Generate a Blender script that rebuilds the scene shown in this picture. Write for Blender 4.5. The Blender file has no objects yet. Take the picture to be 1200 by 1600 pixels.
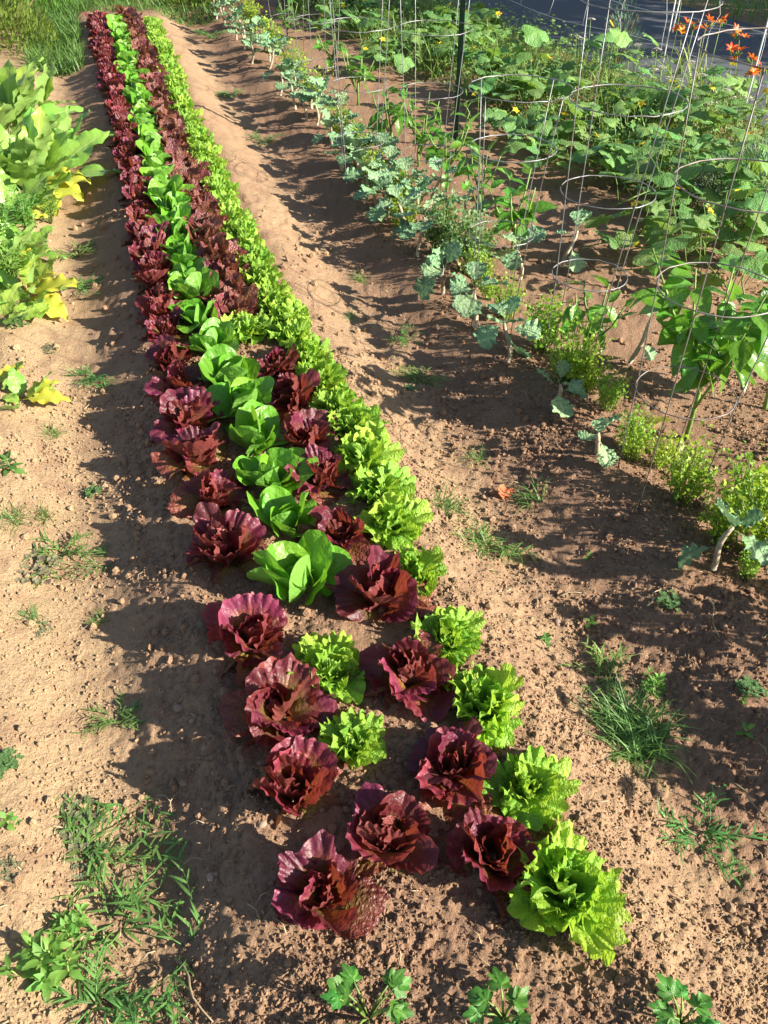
import bpy, math, random
import numpy as np
from mathutils import Vector, Euler, Matrix

random.seed(7); rng = np.random.default_rng(7)
R = math.radians
scene = bpy.context.scene
COL = scene.collection

# ------------------------------------------------------------------ camera, sky, sun, exposure
CAM_H, PITCH, FPX = 1.65, R(40.8), 1293.0          # eye height above the bed, downward tilt, focal length in photo pixels
cam_d = bpy.data.cameras.new('camera'); cam = bpy.data.objects.new('camera', cam_d); COL.objects.link(cam)
cam.location = (0, 0, CAM_H); cam.rotation_euler = (math.pi/2 - PITCH, 0, 0)
cam_d.sensor_fit = 'VERTICAL'; cam_d.sensor_height = 24.0; cam_d.lens = 24.0*FPX/1600.0
cam_d.clip_start = 0.02; cam_d.clip_end = 2000
scene.camera = cam

SUN_EL = R(26.0)
SUN_DIR = Vector((0.94, -0.34, 0)).normalized()     # ground direction towards the sun
w = bpy.data.worlds.new('World'); scene.world = w; w.use_nodes = True
nt = w.node_tree; bgn = nt.nodes['Background']
sky = nt.nodes.new('ShaderNodeTexSky'); sky.sky_type = 'NISHITA'; sky.sun_disc = False
sky.sun_elevation = SUN_EL; sky.sun_rotation = math.atan2(SUN_DIR.x, SUN_DIR.y)
nt.links.new(sky.outputs[0], bgn.inputs[0]); bgn.inputs[1].default_value = 0.062
sd = bpy.data.lights.new('sun', 'SUN'); sd.energy = 5.0; sd.angle = R(0.5); sd.color = (1.0, 0.91, 0.78)
sun = bpy.data.objects.new('sun', sd); COL.objects.link(sun)
to_sun = Vector((SUN_DIR.x*math.cos(SUN_EL), SUN_DIR.y*math.cos(SUN_EL), math.sin(SUN_EL)))
sun.rotation_euler = to_sun.to_track_quat('Z', 'Y').to_euler(); sun.location = (6, -4, 6)
vs = scene.view_settings
vs.view_transform = 'Standard'; vs.look = 'None'; vs.gamma = 1; vs.use_curve_mapping = False
vs.exposure = 1.48
scene.cycles.max_bounces = 4; scene.cycles.diffuse_bounces = 2; scene.cycles.glossy_bounces = 2; scene.cycles.transmission_bounces = 3

# ------------------------------------------------------------------ noise
_T = np.random.default_rng(3).random((256, 256))
_J = np.random.default_rng(4).random((256, 256, 3))
def vn(x, y):
    xi = np.floor(x).astype(int); yi = np.floor(y).astype(int); fx = x-xi; fy = y-yi
    fx = fx*fx*(3-2*fx); fy = fy*fy*(3-2*fy)
    a = _T[xi & 255, yi & 255]; b = _T[(xi+1) & 255, yi & 255]; c = _T[xi & 255, (yi+1) & 255]; d = _T[(xi+1) & 255, (yi+1) & 255]
    return (a*(1-fx)+b*fx)*(1-fy)+(c*(1-fx)+d*fx)*fy
def fbm(x, y, o=4):
    s = 0; a = 0.5
    for i in range(o):
        s = s+a*vn(x*2**i+17.3*i, y*2**i+5.1*i); a *= 0.5
    return s
def worley(x, y):
    xi = np.floor(x).astype(int); yi = np.floor(y).astype(int)
    best = np.full(np.shape(x), 9.0); hid = np.zeros(np.shape(x))
    for dx in (-1, 0, 1):
        for dy in (-1, 0, 1):
            j = _J[(xi+dx) & 255, (yi+dy) & 255]
            d = np.hypot(xi+dx+j[..., 0]-x, yi+dy+j[..., 1]-y)
            m = d < best; best = np.where(m, d, best); hid = np.where(m, j[..., 2], hid)
    return best, hid
def ss(a, b, x):
    t = np.clip((x-a)/(b-a), 0, 1); return t*t*(3-2*t)

# ------------------------------------------------------------------ lie of the land
_CY = [-4, .3, .7, 1.0, 1.4, 1.64, 2.24, 3.2, 4.4, 4.82, 6.9, 9.0, 14]
_CX = [1.5, .22, .118, .03, -.102, -.19, -.375, -.685, -1.05, -1.19, -1.83, -2.48, -4.1]
def sdist(x, y):                                   # distance from the middle of the lettuce bed, right positive
    return (x-np.interp(y, _CY, _CX))*0.953
ROAD_N = np.array([.912, .408]); ROAD_A, ROAD_B = 4.95, 7.35     # the lane lies between these two offsets
def h0(x, y):
    x = np.asarray(x, float); y = np.asarray(y, float)
    s = sdist(x, y) + 0.05*(vn(x*2.1+3, y*2.1)-.5)
    left = -0.088*ss(-.30, -.60, s) + 0.065*ss(-.62, -.90, s)
    right = -0.115*ss(.30, .64, s) + 0.055*ss(.74, .98, s) - .03*ss(1.08, 1.25, s)
    h = left+right
    fade = 1-ss(9.6, 10.6, y)
    h = h*fade - .06*(1-fade)
    h = h+0.035*(fbm(x*2.2, y*2.2, 3)-.44)
    d = x*ROAD_N[0]+y*ROAD_N[1]
    rd = ss(ROAD_A-.5, ROAD_A-.05, d)
    return h*(1-rd) - .10*rd
def crumbs(x, y):
    s = sdist(x, y)
    bed = 1-ss(.35, .6, np.abs(s)); rgt = ss(.35, .6, s); lp = ss(-.30, -.45, s)*(1-ss(-.62, -.8, s)); lb = ss(-.62, -.8, s)
    a1 = .95*bed+.95*rgt+.42*lp+.38*lb
    a1 = a1*(.35+1.3*vn(x*5, y*5+9))
    wx = x+.006*(vn(x*60, y*60)-.5); wy = y+.006*(vn(x*60+31, y*60)-.5)
    dome = lambda f, r: np.sqrt(np.clip(1-(f/r)**2, 0, 1))
    f1, i1 = worley(wx/.042, wy/.042); f2, i2 = worley(wx/.021+40, wy/.021); f3, i3 = worley(wx/.0115+80, wy/.0115)
    c = .010*dome(f1, .35+.3*i1)*np.clip(i1-.45, 0, 1)*a1*1.5 + .0065*dome(f2, .6)*np.clip(i2-.15, 0, 1)*(.15+.85*a1) + .0042*dome(f3, .62)*i3*(.35+.65*a1)
    c = c+.018*(fbm(x*11, y*11, 3)-.44)*(.35+.65*a1)
    d = x*ROAD_N[0]+y*ROAD_N[1]
    return c*(1-ss(ROAD_A-.4, ROAD_A-.05, d))
def hz(x, y): return float(h0(x, y)+.3*crumbs(np.array([float(x)]), np.array([float(y)]))[0])
def at(px, py, z=None, dz=0.0):
    """ground point seen at a spot of the survey picture (z given: on that level instead)"""
    u = (px-600)/FPX; v = (800-py)/FPX; c, sn = math.cos(PITCH), math.sin(PITCH)
    d = (u, c+v*sn, -sn+v*c); zz = 0.0 if z is None else z
    for i in range(1 if z is not None else 12):
        t = (zz-CAM_H)/d[2]; x, y = d[0]*t, d[1]*t
        if z is None: zz = .5*zz+.5*(float(h0(x, y))+dz)
    return x, y

# ------------------------------------------------------------------ mesh and object helpers
def mesh(name, V, F, mat=None, col=None, smooth=True):
    me = bpy.data.meshes.new(name)
    me.from_pydata(np.asarray(V, float).tolist() if not isinstance(V, list) else V, [], F if isinstance(F, list) else F.tolist())
    if col is not None:
        a = me.attributes.new('lf', 'FLOAT_COLOR', 'POINT')
        a.data.foreach_set('color', np.asarray(col, np.float32).ravel())
    if smooth: me.polygons.foreach_set('use_smooth', np.ones(len(me.polygons), bool))
    if mat: me.materials.append(mat)
    me.update(); return me
class MB:
    def __init__(s): s.V = []; s.F = []; s.C = []; s.n = 0
    def add(s, V, F, C=None):
        V = np.asarray(V, float)
        s.V.append(V); s.F += [tuple(i+s.n for i in f) for f in F]
        s.C.append(np.tile((.5, .5, random.random(), 1.), (len(V), 1)) if C is None else np.asarray(C, float)); s.n += len(V)
    def tube(s, P, r, k=5):
        P = [Vector(p) for p in P]; rr = r if hasattr(r, '__len__') else [r]*len(P); V = []
        for i, p in enumerate(P):
            t = (P[min(i+1, len(P)-1)]-P[max(i-1, 0)]); t = t.normalized() if t.length > 1e-9 else Vector((0, 0, 1))
            a = t.cross(Vector((0.31, 0.95, 0.05))); a = a.normalized() if a.length > 1e-6 else Vector((1, 0, 0)); b = t.cross(a)
            for j in range(k):
                q = 2*math.pi*j/k; V.append(p+(a*math.cos(q)+b*math.sin(q))*rr[i])
        F = [(i*k+j, i*k+(j+1) % k, (i+1)*k+(j+1) % k, (i+1)*k+j) for i in range(len(P)-1) for j in range(k)]
        F += [tuple(range(k))[::-1], tuple((len(P)-1)*k+j for j in range(k))]
        s.add([tuple(v) for v in V], F, np.tile((.5, .5, random.random(), 1.), (len(V), 1)))
    def inst(s, M, VFC):                            # add a transformed copy of (V,F,C)
        V, F, C = VFC; M = np.array(M); s.add(V@M[:3, :3].T+M[:3, 3], F, C)
    def mesh(s, name, mat, smooth=True):
        return mesh(name, np.concatenate(s.V), s.F, mat, np.concatenate(s.C), smooth)
def TRS(loc=(0, 0, 0), rot=(0, 0, 0), sc=1.0):
    sc = sc if hasattr(sc, '__len__') else (sc, sc, sc)
    return Matrix.LocRotScale(Vector(loc), Euler(rot), Vector(sc))
def link(name, data, parent=None, M=None):
    o = bpy.data.objects.new(name, data); COL.objects.link(o)
    if parent is not None: o.parent = parent
    if M is not None: o.matrix_basis = M
    return o
LABELS = {}
def tag(o, label, cat, group=None, kind=None):
    o['label'] = label; o['category'] = cat
    if group: o['group'] = group
    if kind: o['kind'] = kind
    return o
def thing(name, label, cat, spec, loc, rz=0, sc=1.0, group=None):
    """an Empty at the thing's base with its parts; spec = [(part name, mesh, matrix, label or None)]"""
    e = bpy.data.objects.new(name, None); COL.objects.link(e); e.empty_display_size = .02
    e.matrix_basis = TRS(loc, (0, 0, rz), sc); tag(e, label, cat, group)
    for p in spec:
        o = link(p[0], p[1], e, p[2])
        if len(p) > 3 and p[3]: o['label'] = p[3]
        for c in (p[4] if len(p) > 4 else ()): link(c[0], c[1], o, c[2])
    return e

# ------------------------------------------------------------------ materials
def nodes(name):
    m = bpy.data.materials.new(name); m.use_nodes = True; t = m.node_tree; t.nodes.clear()
    return m, t, (lambda k, **kw: _nn(t, k, kw)), t.links.new
def _nn(t, k, kw):
    n = t.nodes.new('ShaderNode'+k)
    for a, b in kw.items(): setattr(n, a, b)
    return n
def mixc(t, fac, a, b, mode='MIX'):
    n = t.nodes.new('ShaderNodeMix'); n.data_type = 'RGBA'; n.blend_type = mode; n.clamp_factor = True
    for s, v in ((n.inputs[0], fac), (n.inputs[6], a), (n.inputs[7], b)):
        if hasattr(v, 'links') or hasattr(v, 'is_linked'): t.links.new(v, s)
        elif isinstance(v, (int, float)): s.default_value = v
        else: s.default_value = (*v, 1)
    return n.outputs[2]
def mth(t, op, a, b=0.0, clamp=False):
    n = t.nodes.new('ShaderNodeMath'); n.operation = op; n.use_clamp = clamp
    for s, v in ((n.inputs[0], a), (n.inputs[1], b)):
        if hasattr(v, 'is_linked'): t.links.new(v, s)
        else: s.default_value = v
    return n.outputs[0]
def rng_(t, v, a, b, lo=0., hi=1.):
    n = t.nodes.new('ShaderNodeMapRange'); n.interpolation_type = 'SMOOTHSTEP'
    t.links.new(v, n.inputs[0]); n.inputs[1].default_value = a; n.inputs[2].default_value = b; n.inputs[3].default_value = lo; n.inputs[4].default_value = hi
    return n.outputs[0]
def leaf_mat(name, base, tip, under=None, vein=None, vk=9, trans=(.2, .4, .05), tfac=.28, rough=.42, spec=.45, bscale=160, bstr=.25, r0=.15, r1=.8,
             spot=None, hv=.025, vv=.25, edge=None, alt=None):
    m, t, N, L = nodes(name)
    at_ = N('Attribute', attribute_name='lf'); sp = N('SeparateColor'); L(at_.outputs['Color'], sp.inputs[0])
    r, ph, rd = sp.outputs[0], sp.outputs[1], sp.outputs[2]
    oi = N('ObjectInfo'); tc = N('TexCoord')
    ns = N('TexNoise'); ns.inputs['Scale'].default_value = 22; ns.inputs['Detail'].default_value = 3; L(tc.outputs['Object'], ns.inputs['Vector'])
    f = rng_(t, mth(t, 'ADD', r, mth(t, 'MULTIPLY', mth(t, 'SUBTRACT', ns.outputs['Fac'], .5), .5)), r0, r1)
    c = mixc(t, f, base, tip)
    if edge: c = mixc(t, rng_(t, r, .86, 1.0), c, edge)
    if vein:
        tri = mth(t, 'ABSOLUTE', mth(t, 'SUBTRACT', mth(t, 'FRACT', mth(t, 'ADD', mth(t, 'MULTIPLY', ph, float(vk)), .5*(1-vk % 2)+.0)), .5))
        v1 = rng_(t, tri, .36, .5)
        mid = rng_(t, mth(t, 'ABSOLUTE', mth(t, 'SUBTRACT', ph, .5)), .035, .0)
        vf = mth(t, 'MULTIPLY', mth(t, 'MAXIMUM', mth(t, 'MULTIPLY', v1, .5), mid), rng_(t, r, 1.0, .35), True)
        c = mixc(t, vf, c, vein)
    if alt: c = mixc(t, mth(t, 'MULTIPLY', rng_(t, mth(t, 'FRACT', mth(t, 'MULTIPLY', oi.outputs['Random'], 3.7)), .35, .95), .8), c, alt)
    if spot: c = mixc(t, rng_(t, ns.outputs['Fac'], .58, .68), c, spot)
    hs = N('HueSaturation')
    L(mth(t, 'ADD', .5-hv, mth(t, 'MULTIPLY', oi.outputs['Random'], 2*hv)), hs.inputs['Hue'])
    rv = mth(t, 'FRACT', mth(t, 'ADD', mth(t, 'MULTIPLY', oi.outputs['Random'], 7.13), rd))
    L(mth(t, 'ADD', 1-vv, mth(t, 'MULTIPLY', rv, 2*vv)), hs.inputs['Value']); L(c, hs.inputs['Color']); c = hs.outputs[0]
    if under:
        g = N('NewGeometry'); c = mixc(t, mth(t, 'MULTIPLY', g.outputs['Backfacing'], .75), c, under)
    b = N('Bump'); b.inputs['Strength'].default_value = bstr; b.inputs['Distance'].default_value = .012 if bscale < 20 else .004
    n2 = N('TexNoise'); n2.inputs['Scale'].default_value = bscale; n2.inputs['Detail'].default_value = 2; L(tc.outputs['Object'], n2.inputs['Vector']); L(n2.outputs['Fac'], b.inputs['Height'])
    p = N('BsdfPrincipled'); L(c, p.inputs['Base Color']); p.inputs['Roughness'].default_value = rough; p.inputs['Specular IOR Level'].default_value = spec; L(b.outputs[0], p.inputs['Normal'])
    tr = N('BsdfTranslucent'); L(mixc(t, .35, trans, c), tr.inputs['Color']); L(b.outputs[0], tr.inputs['Normal'])
    mx = N('MixShader'); mx.inputs[0].default_value = tfac; L(p.outputs[0], mx.inputs[1]); L(tr.outputs[0], mx.inputs[2])
    o = N('OutputMaterial'); L(mx.outputs[0], o.inputs['Surface'])
    return m
def plain(name, col, rough=.8, metal=0., var=.2, scale=30, bump=.3, col2=None, spec=.4):
    m, t, N, L = nodes(name); tc = N('TexCoord'); oi = N('ObjectInfo')
    n = N('TexNoise'); n.inputs['Scale'].default_value = scale; n.inputs['Detail'].default_value = 4; L(tc.outputs['Object'], n.inputs['Vector'])
    c = mixc(t, rng_(t, n.outputs['Fac'], .35, .65), col, col2 or tuple(v*(1-var*1.6) for v in col))
    hs = N('HueSaturation'); L(mth(t, 'ADD', 1-var, mth(t, 'MULTIPLY', oi.outputs['Random'], 2*var)), hs.inputs['Value']); L(c, hs.inputs['Color'])
    b = N('Bump'); b.inputs['Strength'].default_value = bump; b.inputs['Distance'].default_value = .003; L(n.outputs['Fac'], b.inputs['Height'])
    p = N('BsdfPrincipled'); L(hs.outputs[0], p.inputs['Base Color']); p.inputs['Roughness'].default_value = rough; p.inputs['Metallic'].default_value = metal
    p.inputs['Specular IOR Level'].default_value = spec; L(b.outputs[0], p.inputs['Normal'])
    o = N('OutputMaterial'); L(p.outputs[0], o.inputs['Surface']); return m

def soil_mat(name='soil', mul=1.0):
    m, t, N, L = nodes(name); tc = N('TexCoord'); at_ = N('Attribute', attribute_name='lf'); sp = N('SeparateColor'); L(at_.outputs['Color'], sp.inputs[0])
    def noise(sc, det=4, ro=.6):
        n = N('TexNoise'); n.inputs['Scale'].default_value = sc; n.inputs['Detail'].default_value = det; n.inputs['Roughness'].default_value = ro; L(tc.outputs['Object'], n.inputs['Vector']); return n.outputs['Fac']
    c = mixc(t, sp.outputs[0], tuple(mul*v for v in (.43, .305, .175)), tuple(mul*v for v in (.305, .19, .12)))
    c = mixc(t, sp.outputs[1], c, tuple(mul*v for v in (.165, .088, .06)))
    c = mixc(t, mth(t, 'MULTIPLY', rng_(t, noise(9, 5), .45, .68), .5), c, tuple(mul*v for v in (.25, .145, .092)))
    c = mixc(t, mth(t, 'MULTIPLY', rng_(t, noise(95, 4), .50, .72), .55), c, tuple(mul*v for v in (.20, .115, .075)))
    c = mixc(t, mth(t, 'MULTIPLY', rng_(t, noise(150, 3), .60, .76), .6), c, tuple(mul*v for v in (.55, .41, .28)))
    b = N('Bump'); b.inputs['Strength'].default_value = .9; b.inputs['Distance'].default_value = .010; L(noise(130, 6, .7), b.inputs['Height'])
    b2 = N('Bump'); b2.inputs['Strength'].default_value = .6; b2.inputs['Distance'].default_value = .010; L(noise(38, 4, .65), b2.inputs['Height']); L(b.outputs[0], b2.inputs['Normal'])
    p = N('BsdfPrincipled'); L(c, p.inputs['Base Color']); p.inputs['Roughness'].default_value = .95; p.inputs['Specular IOR Level'].default_value = .12; L(b2.outputs[0], p.inputs['Normal'])
    o = N('OutputMaterial'); L(p.outputs[0], o.inputs['Surface']); return m

M = {}
M['soil'] = soil_mat()
M['red'] = leaf_mat('red_lettuce_leaf', (.20, .16, .022), (.132, .014, .032), under=(.19, .050, .042), vein=(.27, .075, .055), trans=(.55, .10, .04), tfac=.28, rough=.48, spec=.5, bscale=7, bstr=.45, r0=.26, r1=.80, hv=.02, vv=.40, edge=(.20, .034, .055), alt=(.090, .020, .024))
M['redold'] = leaf_mat('old_red_lettuce_leaf', (.20, .17, .03), (.16, .055, .03), under=(.22, .12, .06), vein=(.22, .12, .05), trans=(.40, .14, .03), tfac=.22, rough=.42, bscale=12, bstr=.7, r0=.1, r1=.9, vv=.3)
M['bronze'] = leaf_mat('bronze_lettuce_leaf', (.12, .13, .02), (.16, .042, .034), under=(.22, .10, .07), vein=(.22, .13, .05), trans=(.45, .14, .04), tfac=.26, rough=.34, spec=.6, bscale=13, bstr=.7, r0=.2, r1=.7, vv=.35)
M['lime'] = leaf_mat('frilly_lettuce_leaf', (.15, .34, .03), (.33, .53, .06), under=(.28, .48, .09), vein=(.28, .48, .10), alt=(.19, .42, .04), trans=(.50, .72, .05), tfac=.40, rough=.42, bscale=14, bstr=.6, r0=.2, r1=.95, hv=.015, vv=.2)
M['butter'] = leaf_mat('butterhead_leaf', (.17, .34, .035), (.145, .36, .028), under=(.17, .36, .07), vein=(.22, .43, .09), vk=11, trans=(.28, .60, .03), tfac=.33, rough=.40, spec=.5, bscale=7, bstr=.6, r0=.1, r1=.6, hv=.015, vv=.2)
M['kale'] = leaf_mat('kale_leaf', (.21, .34, .14), (.18, .34, .17), under=(.25, .37, .19), vein=(.32, .42, .30), trans=(.16, .34, .14), tfac=.2, rough=.5, bscale=11, bstr=.9, hv=.02, vv=.3)
M['pepper'] = leaf_mat('pepper_leaf', (.10, .25, .028), (.08, .23, .025), under=(.15, .30, .07), vein=(.16, .32, .06), vk=13, trans=(.24, .54, .03), tfac=.36, rough=.34, spec=.55, bscale=8, bstr=.4, hv=.02, vv=.3)
M['yellow'] = leaf_mat('yellowed_leaf', (.36, .44, .05), (.58, .56, .07), under=(.5, .48, .12), vein=(.45, .5, .12), trans=(.72, .68, .06), tfac=.35, rough=.5, spot=(.34, .42, .05), hv=.01, vv=.12)
M['broad'] = leaf_mat('broad_leaf', (.25, .41, .06), (.20, .38, .06), under=(.27, .42, .13), vein=(.40, .52, .20), vk=15, trans=(.34, .55, .05), tfac=.32, rough=.36, spec=.45, bscale=11, bstr=.5, hv=.03, vv=.25)
M['cuke'] = leaf_mat('cucumber_leaf', (.17, .32, .075), (.15, .31, .085), under=(.18, .29, .11), vein=(.18, .30, .12), vk=7, trans=(.34, .56, .05), tfac=.35, rough=.5, bscale=10, bstr=.7, hv=.03, vv=.35)
M['parsley'] = leaf_mat('parsley_foliage', (.17, .32, .025), (.27, .44, .04), trans=(.50, .70, .04), tfac=.42, rough=.45, hv=.03, vv=.3)
M['celery'] = leaf_mat('celery_leaf', (.08, .23, .03), (.06, .21, .03), vein=(.16, .36, .08), trans=(.16, .46, .04), tfac=.3, rough=.32, spec=.5, vv=.2)
M['weed'] = leaf_mat('weed_leaf', (.09, .19, .04), (.08, .19, .04), under=(.14, .23, .09), trans=(.22, .44, .05), tfac=.3, rough=.5, hv=.03, vv=.35)
M['palew'] = leaf_mat('pale_weed_leaf', (.16, .32, .06), (.15, .33, .06), trans=(.36, .58, .06), tfac=.35, rough=.5, hv=.02, vv=.25)
M['grass'] = leaf_mat('grass_blade', (.14, .24, .06), (.11, .24, .055), trans=(.28, .48, .06), tfac=.3, rough=.45, hv=.03, vv=.4)
M['drygrass'] = leaf_mat('meadow_grass', (.19, .26, .06), (.24, .33, .08), trans=(.40, .52, .08), tfac=.3, rough=.6, hv=.04, vv=.4)
M['clover'] = leaf_mat('dull_clover_leaf', (.18, .23, .10), (.23, .21, .12), trans=(.32, .36, .1), tfac=.2, rough=.6, hv=.05, vv=.35, spot=(.12, .07, .06))
M['lav'] = leaf_mat('grey_green_foliage', (.10, .17, .11), (.12, .20, .14), trans=(.16, .26, .12), tfac=.2, rough=.6, vv=.3)
M['bush'] = leaf_mat('yellowish_bush_foliage', (.12, .23, .04), (.21, .32, .06), trans=(.38, .5, .06), tfac=.3, rough=.55, vv=.4)
M['yflower'] = leaf_mat('yellow_petals', (.80, .52, .02), (.85, .62, .03), trans=(.9, .7, .03), tfac=.3, rough=.5, vv=.1)
M['oflower'] = leaf_mat('orange_petals', (.80, .30, .03), (.75, .095, .015), trans=(.9, .25, .03), tfac=.3, rough=.45, vv=.15)
M['wflower'] = leaf_mat('cream_florets', (.62, .58, .44), (.66, .62, .5), trans=(.6, .55, .4), tfac=.2, rough=.8, vv=.15)
M['pflower'] = leaf_mat('pink_florets', (.55, .16, .28), (.60, .2, .32), trans=(.7, .3, .4), tfac=.2, rough=.6, vv=.15)
M['stem_g'] = plain('green_stem', (.17, .28, .06), .5)
M['stem_k'] = plain('kale_stem', (.46, .38, .27), .8, scale=60, bump=.6)
M['stem_w'] = plain('brown_stem', (.20, .13, .07), .8)
M['wire'] = plain('galvanised_wire', (.30, .31, .33), .5, .6, .1, 25, col2=(.20, .19, .19))
M['wired'] = plain('rusted_wire', (.16, .125, .11), .6, .5, .15, 20, col2=(.28, .26, .25))
M['white'] = plain('white_plastic', (.75, .76, .78), .45, 0, .04)
M['post'] = plain('green_post_paint', (.018, .06, .035), .45, .2)
M['asphalt'] = plain('asphalt', (.088, .096, .108), .85, 0, .02, 140, .8, spec=.3)
M['pebble'] = plain('pebble', (.36, .25, .18), .9, 0, .2, 60)
M['dry'] = leaf_mat('dry_leaf', (.46, .20, .07), (.52, .21, .06), vein=(.30, .12, .04), trans=(.6, .25, .05), tfac=.2, rough=.7, vv=.05)
M['straw'] = plain('straw', (.46, .36, .22), .9, 0, .25)
M['bark'] = plain('bark', (.16, .12, .085), .95, 0, .1, 14, 1.0)
M['treeleaf'] = leaf_mat('tree_foliage', (.06, .12, .03), (.07, .14, .03), trans=(.14, .28, .03), tfac=.25, rough=.5, vv=.4)

# ------------------------------------------------------------------ ground
def soil_attr(x, yy):
    s = sdist(x, yy)
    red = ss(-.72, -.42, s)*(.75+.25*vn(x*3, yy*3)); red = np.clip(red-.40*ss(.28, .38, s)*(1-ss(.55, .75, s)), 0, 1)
    dark_amt = ss(.60, .85, s)*(1-ss(1.5, 2.2, s))*.34*(.45+1.0*fbm(x*3, yy*3, 3)) + .32*(1-ss(.22, .36, np.abs(s)))*vn(x*6, yy*6)  # darker soil tone along the right furrow and in patches mid-bed
    return np.stack([red, np.clip(dark_amt, 0, 1), vn(x*20, yy*20), np.ones_like(x)], 1)
def build_ground():
    ys = list(np.arange(-3.0, .3, .06)); y = .3
    while y < 320:
        ys.append(y); y += .0046+.0036*max(0, y-.4)**1.5 if y < 12 else (y-11)*.06+.12
    ys = np.array(ys); nc = 620
    q = np.linspace(-1, 1, nc); q = q*(.8+.2*q*q)          # a little denser in the middle
    hw = np.where(ys < 0, 2.0, 1.15+.80*np.clip(ys, 0, 14)+np.clip(ys-14, 0, None)*1.2+np.clip(.3-ys, 0, 1)*.5)
    X = q[None, :]*hw[:, None]; Y = np.repeat(ys[:, None], nc, 1)
    x, yy = X.ravel(), Y.ravel()
    Z = h0(x, yy)+crumbs(x, yy)*(1-ss(7, 12, yy))
    C = soil_attr(x, yy)
    n = len(ys); idx = np.arange(n*nc).reshape(n, nc)
    F = np.stack([idx[:-1, :-1], idx[:-1, 1:], idx[1:, 1:], idx[1:, :-1]], -1).reshape(-1, 4)
    g = link('ground', mesh('ground', np.stack([x, yy, Z], 1), F, M['soil'], C)); g['kind'] = 'structure'
build_ground()

def road():
    t = np.array([-ROAD_N[1], ROAD_N[0]]); V = []; F = []
    L = np.linspace(-14, 26, 60); W = np.linspace(ROAD_A, ROAD_B, 8)
    for a in L:
        for b in W:
            p = ROAD_N*(b+.05*(vn(np.array([a*.9]), np.array([b*.1]))[0]-.5))+t*a; V.append((p[0], p[1], -.094+.012*math.sin((b-ROAD_A)/(ROAD_B-ROAD_A)*math.pi)))
    k = len(W)
    for i in range(len(L)-1):
        for j in range(k-1): F.append((i*k+j, i*k+j+1, (i+1)*k+j+1, (i+1)*k+j))
    r = link('road', mesh('road', V, F, M['asphalt'])); r['kind'] = 'structure'
road()

# ------------------------------------------------------------------ leaf shapes: each returns (V, F, C) with base at the origin, growing along +Y, upper face +Z
def bendmap(x, y, n, L, bend, cup, twist=0):
    n = n+cup*x*x/L
    if twist: a = twist*y/L; x, n = x*np.cos(a)-n*np.sin(a), x*np.sin(a)+n*np.cos(a)
    if abs(bend) < 1e-4: return np.stack([x, y, n], -1)
    th = bend*y/L; rad = L/bend
    return np.stack([x, rad*np.sin(th)-n*np.sin(th), rad*(1-np.cos(th))+n*np.cos(th)], -1)
def grid_faces(a, b): return [(i*b+j, i*b+j+1, (i+1)*b+j+1, (i+1)*b+j) for i in range(a-1) for j in range(b-1)]
def fan(seed, L=1., pm=100, xs=1., k0=.55, nphi=29, nr=8, amp=.08, freq=9, p=2.5, cup=.5, bend=-.4, jag=.04, lobes=0, lobe=0, curl=.1, r0=.03, y0=0., amp2=0., freq2=24, scal=0., p2=4.):
    g = np.random.default_rng(seed); ph = np.linspace(-R(pm), R(pm), nphi); r = np.linspace(r0, 1, nr)
    Rp = k0+(1-k0)*np.cos(ph)
    w1, w2, w3 = g.random(3)*6.28
    Rp = Rp*(1+jag*(np.sin(ph*freq*1.7+w1)+.8*g.standard_normal(nphi))*1.0)
    nk = int(freq2*2*R(pm)/6.28*2)+4; kn = g.uniform(.35, 1.0, nk)*np.where(np.arange(nk) % 2 == 0, 1, -1)
    kx = np.sort(np.linspace(-1, 1, nk)+g.uniform(-.3, .3, nk)/nk); q_ = np.linspace(-1, 1, nphi); kk = np.clip(np.searchsorted(kx, q_)-1, 0, nk-2)
    kt = np.clip((q_-kx[kk])/(kx[kk+1]-kx[kk]+1e-6), 0, 1); kt = kt*kt*(3-2*kt); wav = kn[kk]*(1-kt)+kn[kk+1]*kt     # irregular crimp along the margin
    if scal: Rp = Rp*(1+scal*np.roll(wav, nphi//(2*nk)))
    if lobes: Rp = Rp*(1+lobe*np.cos(ph*lobes))
    env = .45+.75*np.abs(np.sin(ph*1.7+w2))+.3*g.random(nphi)
    rr, pp = np.meshgrid(r, ph, indexing='ij'); e = rr**p
    ruf = amp*e*env[None]*(np.sin(freq*pp+w1)+.55*np.sin(freq*2.13*pp+w3)*rr+.25*np.sin(freq*.5*pp+w2))
    if amp2: ruf = ruf+amp2*(rr**p2*wav[None]+.25*rr**2*np.sin(freq2*.4*pp+4*rr+w2))
    pq = pp+curl*e*np.cos(freq*pp+w1)*env[None]
    rad = rr*Rp[None]*(1-.10*e*np.cos(freq*1.31*pp+w2)*(amp/.08))
    x = xs*rad*np.sin(pq)*L; y = y0*L+rad*np.cos(pq)*L; n = ruf*L+.02*L*np.sin(5*pp+w2)*rr
    P = bendmap(x, y, n, L, bend, cup)
    C = np.stack([rr, pp/(2*R(pm))+.5, np.full_like(rr, g.random()), np.ones_like(rr)], -1)
    return P.reshape(-1, 3), grid_faces(nr, nphi), C.reshape(-1, 4)
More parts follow.
